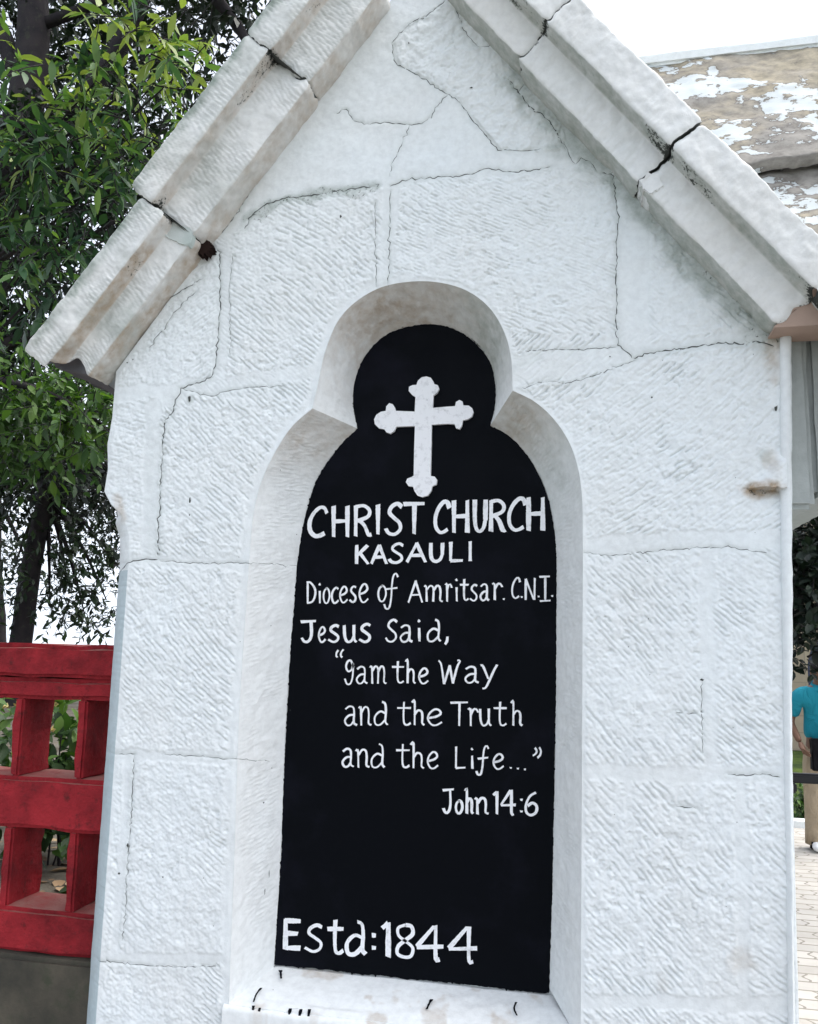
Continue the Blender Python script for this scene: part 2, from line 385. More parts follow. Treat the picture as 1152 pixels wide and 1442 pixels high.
# chamfer stop on the right: a chipped lump with a ledge under it
GRIME = np.maximum(GRIME, (1-SM)*(.20+.15*groove*sst(.4, .7, fbm(GX, GZ, .2, 3, 111))+.14*pit))
zl = at(1075, 689).z+(fbm(GX, GZ, .02, 3, 113)-.5)*.012; xl_ = at(1052, 690).x+np.maximum(0, GZ-at(1075, 689).z)*.85+(fbm(GX, GZ, .03, 3, 114)-.5)*.02
lump = sst(0, .035, GX-xl_)*sst(.20, .0, GZ-zl)*(GZ > zl); H += .020*lump
H -= .016*sst(-.01, .035, GX-at(1048, 690).x)*np.exp(-np.maximum(0, zl-GZ)/.022)*(GZ <= zl)

# faces
inside_c = lambda x, z: inpoly(wall_poly, x, z) & ~inpoly(np.vstack([N_OUT, [[N_OUT[-1][0], SILL_OUT], [N_OUT[0][0], SILL_OUT]]]), x, z)
cxg, czg = GX[:-1, :-1]+STEP/2, GZ[:-1, :-1]+STEP/2
keep = inside_c(cxg, czg)
nz, nx = GX.shape
idx = np.arange(nz*nx).reshape(nz, nx)
F = np.stack([idx[:-1, :-1][keep], idx[:-1, 1:][keep], idx[1:, 1:][keep], idx[1:, :-1][keep]], 1)
cntv = np.zeros((nz, nx), int)
for sl in ((slice(0, -1), slice(0, -1)), (slice(0, -1), slice(1, None)), (slice(1, None), slice(1, None)), (slice(1, None), slice(0, -1))):
    cntv[sl] += keep
bnd = (cntv > 0) & (cntv < 4)
bx, bz = GX[bnd], GZ[bnd]
d1, nx1, nz1 = segdist(np.vstack([N_OUT, N_OUT[:1]]), bx, bz, cap=.02)
d2, nx2, nz2 = segdist(np.vstack([wall_poly, wall_poly[:1]]), bx, bz, cap=.02)
u1 = d1 < d2
GX2, GZ2 = GX.copy(), GZ.copy()
tx = np.where(u1, nx1, nx2); tz = np.where(u1, nz1, nz2); okk = np.minimum(d1, d2) < STEP*1.6
bx2 = np.where(okk, tx, bx); bz2 = np.where(okk, tz, bz)
GX2[bnd] = bx2; GZ2[bnd] = bz2
def hsample(Q):
    i = np.clip(((Q[:, 0]-xs[0])/STEP).round().astype(int), 0, nx-1); j = np.clip(((Q[:, 1]-zs[0])/STEP).round().astype(int), 0, nz-1)
    return H[j, i]
# the outer boundary loop runs back to make the flanks
V = np.stack([GX2.ravel(), -H.ravel(), GZ2.ravel()], 1)
used = np.zeros(nz*nx, bool); used[F.ravel()] = True
remap = -np.ones(nz*nx, int); remap[used] = np.arange(used.sum())
F = remap[F]; V = V[used]; at_m, at_r, at_g = MOSS.ravel()[used], RUST.ravel()[used], GRIME.ravel()[used]
E_ = np.concatenate([F[:, [0, 1]], F[:, [1, 2]], F[:, [2, 3]], F[:, [3, 0]]])
key = np.sort(E_, 1); kk = key[:, 0]*np.int64(len(V))+key[:, 1]
_, inv, c_ = np.unique(kk, return_inverse=True, return_counts=True)
be = E_[c_[inv] == 1]
dN, _, _ = segdist(N_OUT, V[be[:, 0], 0], V[be[:, 0], 2], cap=.05)
on_sill = (np.abs(V[be[:, 0], 2]-SILL_OUT) < .006) & (V[be[:, 0], 0] > N_OUT[0, 0]-.005) & (V[be[:, 0], 0] < N_OUT[-1, 0]+.005)
be = be[(dN > .006) & ~on_sill]
uv = np.unique(be); r2 = -np.ones(len(V), int); r2[uv] = np.arange(len(uv))
B0 = V[uv].copy(); left = (B0[:, 0] < -1.0)
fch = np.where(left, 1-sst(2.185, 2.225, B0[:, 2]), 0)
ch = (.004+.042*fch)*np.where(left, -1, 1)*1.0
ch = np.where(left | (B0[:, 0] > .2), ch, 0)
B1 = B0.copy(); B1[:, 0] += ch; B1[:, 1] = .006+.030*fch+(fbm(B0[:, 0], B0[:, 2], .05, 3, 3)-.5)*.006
B2 = B1.copy(); B2[:, 1] = .90
nv = len(V); V = np.vstack([V, B1, B2])
e0, e1 = be[:, 0], be[:, 1]
Fa = np.stack([e1, e0, nv+r2[e0], nv+r2[e1]], 1); Fb = np.stack([nv+r2[e1], nv+r2[e0], nv+len(uv)+r2[e0], nv+len(uv)+r2[e1]], 1)
mz = len(uv)*2
at_m = np.concatenate([at_m, np.full(mz, .18)]); at_r = np.concatenate([at_r, np.zeros(mz)]); at_g = np.concatenate([at_g, np.full(mz, .1)])
# crack ribbons and specks, in the same mesh
RV, RF = [], []; rb = len(V)
for Q, w in crack_q:
    T = np.gradient(Q, axis=0); T /= np.maximum(np.linalg.norm(T, axis=1), 1e-9)[:, None]
    Nn = np.stack([-T[:, 1], T[:, 0]], 1)
    ww = w*.5*(.35+1.1*RNG.random(len(Q)))*np.where(RNG.random(len(Q)) < .12, .15, 1); ww[0] = ww[-1] = 0.0002
    y = -(hsample(Q)+.0009)
    b0 = rb+sum(len(v) for v in RV)
    a_ = np.column_stack([Q[:, 0]+Nn[:, 0]*ww, y, Q[:, 1]+Nn[:, 1]*ww]); b_ = np.column_stack([Q[:, 0]-Nn[:, 0]*ww, y, Q[:, 1]-Nn[:, 1]*ww])
    n_ = len(Q); RV.append(np.vstack([a_, b_])); i_ = np.arange(n_-1)
    RF.append(np.stack([b0+i_, b0+i_+1, b0+n_+i_+1, b0+n_+i_], 1))
SF = []
for x, y, a, b in specks + [(250+RNG.random()*180, 600+RNG.random()*800, .9, 1.3) for _ in range(14)] + [(830+RNG.random()*240, 300+RNG.random()*1000, .9, 1.2) for _ in range(18)]:
    c = at(x, y); k = 9; th = np.linspace(0, 2*np.pi, k, endpoint=False); rr = (.55+.7*RNG.random(k))*.00175
    q = np.column_stack([c.x+np.cos(th)*rr*a*.6, np.zeros(k), c.z+np.sin(th)*rr*b*.6]); q[:, 1] = -(hsample(np.array([[c.x, c.z]]))[0]+.0018)
    b0 = rb+sum(len(v) for v in RV); RV.append(q); SF.append(np.array([[b0+(k-1-j) for j in range(k)]]))
RVV = np.vstack(RV); V = np.vstack([V, RVV])
zz = np.zeros(len(RVV)); at_m, at_r, at_g = np.concatenate([at_m, zz]), np.concatenate([at_r, zz]), np.concatenate([at_g, zz])
RF = np.vstack(RF); SF = np.vstack(SF)
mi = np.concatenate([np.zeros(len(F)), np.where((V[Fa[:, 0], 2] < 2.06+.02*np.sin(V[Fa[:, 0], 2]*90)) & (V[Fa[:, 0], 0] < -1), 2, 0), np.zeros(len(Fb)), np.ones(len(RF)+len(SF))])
me = np_mesh('wall_face', V, [F, Fa, Fb, RF, SF], True, mi, {'moss_shade': at_m, 'rust_shade': at_r, 'grime': at_g})
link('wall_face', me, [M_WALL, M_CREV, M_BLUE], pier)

# ---- core, plinth and back of the pier (mostly unseen)
def box(name, x0, x1, y0, y1, z0, z1, mt, parent=None, bev=.008):
    import bmesh
    bm = bmesh.new(); bmesh.ops.create_cube(bm, size=1)
    for v in bm.verts: v.co = Vector(((x0+x1)/2+v.co.x*(x1-x0), (y0+y1)/2+v.co.y*(y1-y0), (z0+z1)/2+v.co.z*(z1-z0)))
    if bev: bmesh.ops.bevel(bm, geom=bm.edges[:], offset=bev, segments=2, affect='EDGES', profile=.6)
    me_ = bpy.data.meshes.new(name); bm.to_mesh(me_); bm.free()
    return link(name, me_, mt, parent)
M_PLAIN = limewash('limewash_plain', dirt=False)
box('plinth', -1.275, .44, -.045, .95, -.05, .82, M_PLAIN, pier, .02)

# ---- niche reveal: lofted splay with its own relief
NS = 26
jn = len(N_OUT); tt = np.linspace(0, 1, NS)
cuts = np.cumsum([0]+[cnt[0]-1]+[c-1 for c in cnt[1:]])
arc = np.concatenate([[0], np.cumsum(np.linalg.norm(np.diff((N_OUT+N_IN)/2, axis=0), axis=1))])
RVs, RFs, Rm, Rr, Rg, base_ = [], [], [], [], [], 0
for sg, (c0_, c1_) in enumerate([(cuts[0], cuts[2]), (cuts[2], cuts[3]), (cuts[3], cuts[5])]):
    nd = int((arc[c1_]-arc[c0_])/.0035); ta = np.linspace(arc[c0_], arc[c1_], nd)
    OO = np.stack([np.interp(ta, arc, N_OUT[:, k]) for k in (0, 1)], 1); II = np.stack([np.interp(ta, arc, N_IN[:, k]) for k in (0, 1)], 1)
    A, T = np.meshgrid(ta, tt)
    PX = OO[None, :, 0]*(1-T)+II[None, :, 0]*T; PZ = OO[None, :, 1]*(1-T)+II[None, :, 1]*T; PY = T*ND+.0005
    tgx = np.gradient((OO+II)[:, 0]); tgz = np.gradient((OO+II)[:, 1]); ln = np.hypot(tgx, tgz); nxx, nzz = tgz/ln, -tgx/ln   # points into the opening
    rel = (fbm(A, T*ND, .05, 4, 12)-.5)*.008+(fbm(A, T*ND, .010, 3, 14)-.5)*.0035
    gr = sst(.3, 1, 1-np.abs(((A/.0095+fbm(A, T, .05, 2, 15)*2) % 1)-.5)*2)*.0030*sst(.3, .6, fbm(A, T*ND, .1, 2, 16))
    e_ = np.clip(np.minimum(A-arc[c0_], arc[c1_]-A)/.012, 0, 1)
    rel = (rel-gr)*np.sin(np.clip(T, 0, 1)*np.pi)**.4*e_
    PX = PX+rel*nxx[None]; PZ = PZ+rel*nzz[None]
    RVs.append(np.stack([PX.ravel(), PY.ravel(), PZ.ravel()], 1)); ii = np.arange(NS*nd).reshape(NS, nd)
    RFs.append(np.stack([ii[:-1, :-1].ravel(), ii[1:, :-1].ravel(), ii[1:, 1:].ravel(), ii[:-1, 1:].ravel()], 1)+base_); base_ += NS*nd
    f_ = (A-arc[c0_])/(arc[c1_]-arc[c0_]); n3 = .75+.5*sst(.3, .6, fbm(A, T*ND, .08, 4, 18))  # down-facing parts tinted for bare stone, with their shade painted in
    if sg == 0: ru, mo = .50*sst(.84, .97, f_)*n3, 0*f_
    elif sg == 1: ru, mo = .62*np.exp(-((f_-.42)/.26)**2)*n3, .62*np.exp(-((f_-.76)/.15)**2)*n3
    else: ru, mo = .50*sst(.16, .0, f_)*n3, .10+.30*sst(.3, .1, f_)*n3
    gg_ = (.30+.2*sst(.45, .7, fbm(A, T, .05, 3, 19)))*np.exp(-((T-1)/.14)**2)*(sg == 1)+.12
    Rm.append(mo.ravel()+0*A.ravel()); Rr.append(ru.ravel()); Rg.append(gg_.ravel()+0*A.ravel())
link('niche_reveal', np_mesh('niche_reveal', np.vstack(RVs), [np.vstack(RFs)], True, None, {'moss_shade': np.concatenate(Rm), 'rust_shade': np.concatenate(Rr), 'grime': np.concatenate(Rg)}), M_REV, pier)

# ---- sill: sloped slab with chipped edge and black paint drips
sx0, sx1 = N_OUT[0, 0]-.012, N_OUT[-1, 0]+.004
nu, nw = 360, 40
prof = np.array([(ND+.012, SILL_IN+.003), (ND, SILL_IN), (.10, SILL_IN-.010), (.05, SILL_IN-.022), (.008, SILL_OUT+.002), (-.006, SILL_OUT-.005), (-.008, SILL_OUT-.02), (-.007, .98), (-.003, .955)])
pr = crom(prof, nw); U, Wd = np.meshgrid(np.linspace(sx0, sx1, nu), np.arange(nw))
SY = pr[:, 0][:, None]+0*U; SZ = pr[:, 1][:, None]+0*U
ns = (fbm(U, SY+SZ, .04, 4, 22)-.5)*.006+(fbm(U, SY, .2, 2, 24)-.5)*.008
SZ = SZ+ns*(Wd < 22); SY = SY+ns*.7
V = np.stack([U.ravel(), SY.ravel(), SZ.ravel()], 1); ii = np.arange(nw*nu).reshape(nw, nu)
F = np.stack([ii[:-1, :-1].ravel(), ii[1:, :-1].ravel(), ii[1:, 1:].ravel(), ii[:-1, 1:].ravel()], 1)
rs = .5*sst(.60, .72, fbm(U, SY, .07, 4, 26)); gg = .44*(np.abs(SY-ND) < .012)
sill = link('sill', np_mesh('sill', V, [F], True, None, {'moss_shade': np.full(U.size, .02), 'rust_shade': rs.ravel(), 'grime': gg.ravel()}), M_REV, pier)
def sill_pt(px_, py_):
    """where the sight line meets the sill's top or front"""
    d = ray(px_, py_); best = None
    for t in np.linspace(1.9, 2.4, 900):
        p = np.array([0, -CAMD, EYE])+d*t
        if p[1] < -.012: continue
        zs_ = np.interp(-p[1], -pr[:, 0], pr[:, 1])
        if p[2] <= zs_+.004: best = p; break
    if best is None: best = np.array(at(px_, py_, -.012))
    return best-np.array(d)*.0035
drips = [[(368, 1391), (361, 1400), (357, 1411)], [(366, 1419), (363, 1432), (361, 1448)], [(409, 1420), (406, 1434), (404, 1448)], [(424, 1421), (421, 1434), (419, 1449)], [(436, 1421), (434, 1433), (432, 1449)],
         [(608, 1407), (604, 1414), (601, 1421)], [(727, 1411), (724, 1420), (728, 1430)], [(357, 1416), (356, 1424)], [(395, 1366), (396, 1378)], [(410, 1421), (420, 1420)]]
for P in drips:
    Q = crom(np.array(P, float), 8); dv = []; w0 = 1.1+.7*random.random()
    for k, (x, y) in enumerate(Q):
        w = w0*(1.5 if k < 2 else 1)*(.8+.4*random.random())
        dv += [tuple(sill_pt(x-w, y)), tuple(sill_pt(x+w, y))]
    link('paint_drip', np_mesh('paint_drip', np.array(dv), [np.array([[2*k, 2*k+1, 2*k+3, 2*k+2] for k in range(7)])], True), M_BLACK, sill)

# ---- painted panel
import bmesh
PO = np.vstack([N_IN, [[N_IN[-1, 0], SILL_IN+.004]], [[N_IN[0, 0], SILL_IN+.004]]])
PO2 = []
for i in range(len(PO)):
    a, b = PO[i], PO[(i+1) % len(PO)]; n_ = max(1, int(np.linalg.norm(b-a)/.003))
    for k in range(n_): PO2.append(a+(b-a)*k/n_)
PO2 = np.array(PO2); cpt = np.array([XC, 1.8])
tg = np.roll(PO2, -1, 0)-np.roll(PO2, 1, 0); ln = np.maximum(np.hypot(tg[:, 0], tg[:, 1]), 1e-9); nrm = np.stack([-tg[:, 1]/ln, tg[:, 0]/ln], 1)
s_ = np.arange(len(PO2))*.003
ragg = np.abs(vn(s_, s_*0, .008, 3)-.4)*.006+(RNG.random(len(PO2)) < .04)*RNG.random(len(PO2))*.006+(vn(s_, s_*0, .06, 5)-.5)*.004
PO2 = PO2+nrm*(ragg*.75)[:, None]
bm = bmesh.new(); vsn = [bm.verts.new((x, ND-.004, z)) for x, z in PO2]
es = [bm.edges.new((vsn[i], vsn[(i+1) % len(vsn)])) for i in range(len(vsn))]
bmesh.ops.triangle_fill(bm, use_beauty=True, edges=es)
bmesh.ops.recalc_face_normals(bm, faces=bm.faces[:])
for f in bm.faces:
    if f.normal.y > 0: f.normal_flip()
me = bpy.data.meshes.new('inscription_panel'); bm.to_mesh(me); bm.free()
panel = link('inscription_panel', me, M_BLACK, pier); panel['label'] = 'black painted panel lettered by hand in white'
box('niche_back', -.95, .06, ND+.006, ND+.05, .97, 2.85, M_PLAIN, pier, 0)

# ---- hand lettering: brush strokes
YL = ND-.0062
def stroke(P, w, bucket, straight=False):
    """P in metres (x, z); flat brush ribbon"""
    n = max(3, int(np.linalg.norm(np.diff(P, axis=0), axis=1).sum()/.0035))
    Q = crom(P, n) if not straight else crom(np.array([P[0], P[-1]]), n)
    T = np.gradient(Q, axis=0); T /= np.maximum(np.linalg.norm(T, axis=1), 1e-9)[:, None]
    N_ = np.stack([-T[:, 1], T[:, 0]], 1)
    ph = random.random()*9
    ww = w*.5*(1+.16*np.sin(np.linspace(0, 3.2, n)+ph))*(1+RNG.normal(0, .035, n))
    ww *= (1+.12*np.abs(T[:, 1]))/1.06                # down strokes a little heavier
    y = YL-.00012*bucket['k']; bucket['k'] += 1
    b0 = len(bucket['v'])
    # bevelled ends
    for k in range(n):
        e = -.25*w*RNG.random() if k == 0 else (.25*w*RNG.random() if k == n-1 else 0)
        bucket['v'] += [(Q[k, 0]+N_[k, 0]*ww[k]+T[k, 0]*e, y, Q[k, 1]+N_[k, 1]*ww[k]+T[k, 1]*e), (Q[k, 0]-N_[k, 0]*ww[k]-T[k, 0]*e*.3, y, Q[k, 1]-N_[k, 1]*ww[k]-T[k, 1]*e*.3)]
    bucket['f'] += [[b0+2*k, b0+2*k+2, b0+2*k+3, b0+2*k+1] for k in range(n-1)]
G = {
 'C': [[(.98, .22), (.86, .05), (.62, .03), (.30, .22), (.10, .50), (.12, .80), (.36, .97), (.62, .96), (.86, .88)]],
 'H': [[(.10, 0), (.10, 1)], [(.92, 0), (.92, 1)], [(.1, .50), (.92, .48)]],
 'R': [[(.12, .02), (.10, 1)], [(.12, .06), (.58, .03), (.90, .18), (.80, .38), (.20, .52)], [(.34, .50), (.62, .68), (.84, .96), (1.0, .95)]],
 'I': [[(.5, 0), (.5, 1)]],
 'S': [[(.96, .12), (.70, .02), (.36, .12), (.24, .30), (.50, .46), (.82, .62), (.86, .82), (.55, .97), (.20, .94), (.02, .80)]],
 'T': [[(0, .06), (1, .04)], [(.52, .06), (.50, 1)]],
 'U': [[(.10, 0), (.10, .62), (.22, .90), (.48, .98), (.76, .86), (.90, .60)], [(.92, 0), (.90, .62)]],
 'K': [[(.12, 0), (.10, 1)], [(.95, .02), (.16, .55)], [(.36, .42), (1.0, 1.0)]],
 'A': [[(.55, 0), (.04, 1)], [(.52, .0), (.98, 1)], [(.20, .66), (.80, .64)]],
 'L': [[(.12, 0), (.10, .95)], [(.08, .95), (1.0, .93)]],
 'D': [[(.12, .05), (.12, .98)], [(.0, .04), (.42, .06), (.88, .32), (.92, .62), (.62, .90), (.05, .97)]],
 'i': [[(.45, .38), (.5, 1)], [(.30, .02), (.55, .10)]],
 'o': [[(.55, .02), (.15, .22), (.03, .60), (.25, .96), (.65, .96), (.95, .58), (.85, .18), (.55, .02), (.38, .06)]],
 'c': [[(.95, .12), (.65, .02), (.22, .24), (.05, .60), (.30, .96), (.62, .97), (.98, .82)]],
 'e': [[(.08, .55), (.60, .46), (.92, .28), (.80, .06), (.50, .02), (.15, .28), (.05, .62), (.30, .95), (.62, .98), (1.0, .80)]],
 's': [[(.92, .10), (.65, .02), (.30, .14), (.24, .32), (.55, .48), (.86, .66), (.80, .88), (.45, .98), (.02, .84)]],
 'f': [[(1.0, .10), (.86, .0), (.66, .08), (.56, .34), (.50, .70), (.36, .96), (.12, .98), (.0, .86)], [(.12, .44), (.96, .40)]],
 'm': [[(.0, .10), (.10, .06), (.13, .98)], [(.13, .30), (.30, .05), (.46, .10), (.50, .40), (.48, .98)], [(.50, .34), (.66, .06), (.82, .08), (.88, .40), (.86, .88), (1.0, .97)]],
 'n': [[(.0, .10), (.14, .05), (.18, .98)], [(.18, .34), (.45, .04), (.72, .08), (.80, .40), (.78, .86), (1.0, .95)]],
 'r': [[(.05, .06), (.26, .05), (.28, 1.0)], [(.28, .36), (.55, .05), (.82, .04), (1.0, .22)]],
 't': [[(.50, 0), (.46, .60), (.52, .92), (.74, .98), (.98, .90)], [(.0, .26), (1.0, .26)]],
 'a': [[(.10, .16), (.40, .02), (.70, .08), (.76, .36), (.74, .84), (.98, .96)], [(.74, .44), (.36, .48), (.06, .72), (.22, .96), (.52, .94), (.74, .72)]],
 'N': [[(.08, 1), (.08, .04)], [(.08, .04), (.80, .98)], [(.86, 1), (.90, 0)]],
 'J': [[(.0, .06), (1.0, .02)], [(.68, .04), (.70, .66), (.52, .94), (.24, .97), (.06, .80)]],
 'u': [[(.05, .02), (.10, .66), (.30, .97), (.62, .90), (.80, .60)], [(.80, .0), (.82, .80), (1.0, .98)]],
 'd': [[(.60, .02), (.82, .10), (.88, .40), (.84, .84), (1.0, .97)], [(.86, .50), (.46, .42), (.08, .64), (.12, .94), (.46, .97), (.84, .76)]],
 ',': [[(.7, 0), (.6, .55), (.0, 1)]], "'": [[(.9, .0), (.35, .35), (.2, .8), (.6, 1.0)]], '`': [[(.5, 0), (.95, .35), (.7, .75), (.0, 1.0)]],
 'G': [[(.95, .30), (.70, .02), (.36, .04), (.18, .26), (.40, .46), (.78, .36), (.90, .08), (.88, .60), (.66, .94), (.28, .98), (.05, .76)]],
 'h': [[(.0, .05), (.20, .0), (.20, .98)], [(.20, .56), (.46, .38), (.76, .42), (.84, .62), (.82, .90), (1.0, .98)]],
 'W': [[(.0, .03), (.12, .2), (.26, .98)], [(.26, .98), (.52, .22)], [(.52, .22), (.66, .96)], [(.66, .96), (.86, .30), (1.0, .04), (.88, .02)]],
 'y': [[(.0, .06), (.14, .10), (.46, .60)], [(1.0, .04), (.78, .30), (.46, .76), (.28, .96), (.10, .98)]],
 'P': [[(.5, .5), (.6, .5)]],
 '1': [[(.05, .16), (.60, .03)], [(.66, .0), (.64, 1.0)]],
 '4': [[(.66, .02), (.02, .62)], [(.02, .64), (1.0, .62)], [(.72, .0), (.72, .95), (.86, 1.0)]],
 '6': [[(.86, .04), (.40, .20), (.10, .55), (.12, .86), (.45, .99), (.85, .88), (.92, .62), (.60, .48), (.22, .60)]],
 'E': [[(.10, .0), (.08, 1.0)], [(.10, .06), (1.0, .08)], [(.10, .47), (.82, .49)], [(.08, .95), (.98, .96)]],
 '8': [[(.52, .03), (.14, .12), (.16, .34), (.50, .50), (.90, .70), (.82, .94), (.48, .98), (.10, .88), (.14, .66), (.52, .48), (.90, .30), (.84, .08), (.52, .03)]],
}
def line(spec, sc, ox, oy, w_px, label=None, widths=None):
    words, cur = [], []
    for k, q in enumerate(spec):
        if cur and (q[1]-cur[-1][1][2] > 20*sc/2.743 or (q[0] == "'" and 0)): words.append(cur); cur = []
        cur.append((k, q))
    words.append(cur)
    for wd in words:
        bk = {'v': [], 'f': [], 'k': 0}
        for k, (c, x0, x1, y0, y1) in wd:
            for st in G[c]:
                P = pp([(ox+(x0+(x1-x0)*u)/sc, oy+(y0+(y1-y0)*v)/sc) for u, v in st], YL)
                ws = (widths or {}).get(k, w_px)
                if c == 'P':
                    r = ws*.42*.00185; cc = P[0]; stroke(np.array([cc+(-r, 0), cc+(r, 0)]), 2*r, bk)
                else: stroke(P, ws*.00178, bk, straight=len(st) == 2)
        link('lettering', np_mesh('lettering', np.array(bk['v']), [np.array(bk['f'])], False), M_LET, panel)
S1 = 2.743
line([('C', 147, 222, 92, 208), ('H', 240, 305, 90, 208), ('R', 325, 392, 85, 205), ('I', 408, 428, 85, 198), ('S', 447, 513, 78, 202), ('T', 517, 598, 75, 196),
      ('C', 634, 695, 70, 194), ('H', 705, 768, 68, 192), ('U', 787, 838, 65, 190), ('R', 848, 910, 65, 187), ('C', 918, 990, 58, 185), ('H', 993, 1060, 57, 184)], S1, 380, 680, 5.9, 'large bold capitals naming the church')
line([('K', 330, 380, 240, 313), ('A', 390, 452, 240, 312), ('S', 460, 517, 233, 310), ('A', 527, 603, 232, 306), ('U', 617, 672, 232, 305), ('L', 693, 745, 228, 305), ('I', 766, 782, 226, 302)], S1, 380, 680, 4.6, 'capitals naming the town')
line([('D', 142, 178, 380, 467), ('i', 187, 200, 388, 465), ('o', 207, 232, 405, 465), ('c', 238, 266, 403, 465), ('e', 270, 300, 400, 463), ('s', 308, 335, 398, 462), ('e', 345, 380, 390, 462),
      ('o', 418, 450, 395, 458), ('f', 442, 495, 350, 488), ('A', 533, 590, 378, 462), ('m', 597, 668, 395, 460), ('r', 678, 703, 390, 458), ('i', 713, 732, 370, 457), ('t', 735, 768, 372, 455), ('s', 773, 803, 392, 457),
      ('a', 812, 848, 390, 456), ('r', 858, 898, 388, 452), ('P', 900, 908, 446, 452), ('C', 933, 967, 365, 447), ('P', 970, 977, 438, 444), ('N', 985, 1028, 368, 452), ('P', 1035, 1042, 436, 442), ('I', 1045, 1083, 364, 456),
      ('P', 1088, 1094, 434, 440)], S1, 380, 680, 2.8, 'line naming the diocese')
for a_, b_ in (((1042, 364), (1082, 362)), ((1044, 457), (1084, 455))):        # serifs of the last capital
    _b = {'v': [], 'f': [], 'k': 60}
    stroke(pp([(380+a_[0]/S1, 680+a_[1]/S1), (380+b_[0]/S1, 680+b_[1]/S1)], YL), 2.6*.00178, _b, True)
    link('letter_serif', np_mesh('letter_serif', np.array(_b['v']), [np.array(_b['f'])], False), M_LET, panel)
line([('J', 120, 178, 38, 122), ('e', 188, 215, 62, 122), ('s', 225, 270, 55, 122), ('u', 285, 335, 55, 122), ('s', 345, 392, 50, 122), ('S', 447, 493, 33, 122), ('a', 502, 552, 55, 122), ('i', 566, 590, 35, 118), ('d', 607, 660, 33, 120),
      (',', 677, 690, 100, 130)], S1, 380, 860, 3.2, 'line beginning the quotation', {0: 4.2, 2: 3.8, 3: 3.8, 4: 3.8})
line([("'", 254, 266, 152, 180), ("'", 271, 286, 150, 180), ('G', 288, 325, 192, 285), ('a', 333, 378, 215, 283), ('m', 388, 450, 212, 283), ('t', 472, 518, 195, 280), ('h', 525, 562, 192, 282), ('e', 575, 612, 222, 282), ('W', 652, 735, 190, 285),
      ('a', 752, 808, 215, 280), ('y', 815, 878, 205, 302)], S1, 380, 860, 2.8, 'first line of the quotation')
line([('a', 287, 338, 368, 445), ('n', 345, 392, 370, 445), ('d', 402, 455, 350, 443), ('t', 492, 545, 352, 443), ('h', 550, 597, 350, 443), ('e', 608, 665, 380, 443), ('T', 698, 765, 350, 445), ('r', 765, 805, 378, 445), ('u', 810, 855, 378, 445),
      ('t', 865, 915, 352, 445), ('h', 932, 975, 352, 445)], S1, 380, 860, 2.8, 'second line of the quotation')
line([('a', 278, 325, 532, 605), ('n', 333, 385, 535, 607), ('d', 390, 443, 513, 607), ('t', 488, 540, 515, 607), ('h', 545, 595, 513, 610), ('e', 608, 650, 545, 610), ('L', 715, 755, 525, 612), ('i', 772, 793, 530, 610), ('f', 798, 845, 522, 635),
      ('e', 862, 903, 553, 612), ('P', 928, 934, 604, 610), ('P', 955, 961, 607, 613), ('P', 982, 988, 610, 616), ('`', 1016, 1032, 530, 560), ('`', 1034, 1048, 528, 568)], S1, 380, 860, 2.8, 'third line of the quotation')
line([('J', 668, 710, 688, 782), ('o', 718, 745, 732, 783), ('h', 755, 785, 690, 785), ('n', 793, 845, 722, 787), ('1', 862, 886, 698, 785), ('4', 892, 950, 692, 785), ('P', 969, 975, 727, 733), ('P', 969, 975, 772, 778), ('6', 985, 1035, 698, 790)], S1, 380, 860, 3.4, 'line giving chapter and verse')
line([('E', 192, 267, 172, 310), ('s', 285, 370, 198, 322), ('t', 388, 460, 178, 330), ('d', 470, 560, 182, 335), ('P', 594, 600, 244, 250), ('P', 594, 600, 300, 306), ('1', 632, 678, 190, 343), ('8', 695, 780, 195, 348), ('4', 788, 910, 203, 355), ('4', 932, 1062, 207, 365)],
     3.2, 340, 1240, 6.4, 'founding year in large strokes', {1: 4.6, 2: 5.6, 3: 5.2, 7: 4.6, 8: 5.2, 9: 5.2})
# cross with budded ends, traced from crop (scale 2.88, offset 440, 440)
cr = [(417, 405), (420, 345), (408, 338), (393, 322), (394, 305), (408, 298), (424, 297), (430, 280), (446, 266), (465, 263), (482, 268), (492, 282), (496, 294), (510, 298), (516, 312), (508, 328), (493, 340), (490, 390),
      (550, 385), (580, 383), (584, 366), (598, 358), (610, 364), (613, 380), (636, 381), (650, 392), (655, 408), (648, 425), (632, 436), (612, 440), (608, 462), (598, 476), (584, 472), (578, 456), (552, 454), (486, 458),
      (484, 560), (481, 665), (498, 668), (508, 682), (504, 700), (488, 707), (484, 725), (470, 744), (448, 751), (428, 744), (416, 726), (410, 708), (392, 706), (381, 690), (387, 676), (404, 670), (413, 664), (415, 560), (418, 463),
      (342, 466), (334, 484), (318, 494), (302, 488), (294, 476), (272, 472), (256, 456), (253, 436), (262, 418), (280, 406), (300, 402), (302, 384), (314, 371), (328, 375), (336, 388), (340, 402)]
CP = pp([(440+x/2.88, 440+y/2.88) for x, y in cr], YL)
bm = bmesh.new(); lo = [bm.verts.new((x, YL-.0105, z)) for x, z in CP]; hi = [bm.verts.new((x, YL+.0015, z)) for x, z in CP]
for v in lo: v.co.y = YL-.008
n_ = len(lo)
for i in range(n_): bm.faces.new((lo[i], lo[(i+1) % n_], hi[(i+1) % n_], hi[i]))
bmesh.ops.triangle_fill(bm, use_beauty=True, edges=[bm.edges.get((lo[i], lo[(i+1) % n_])) for i in range(n_)]); bmesh.ops.recalc_face_normals(bm, faces=bm.faces[:])
me = bpy.data.meshes.new('cross'); bm.to_mesh(me); bm.free(); link('cross', me, M_LET, panel)

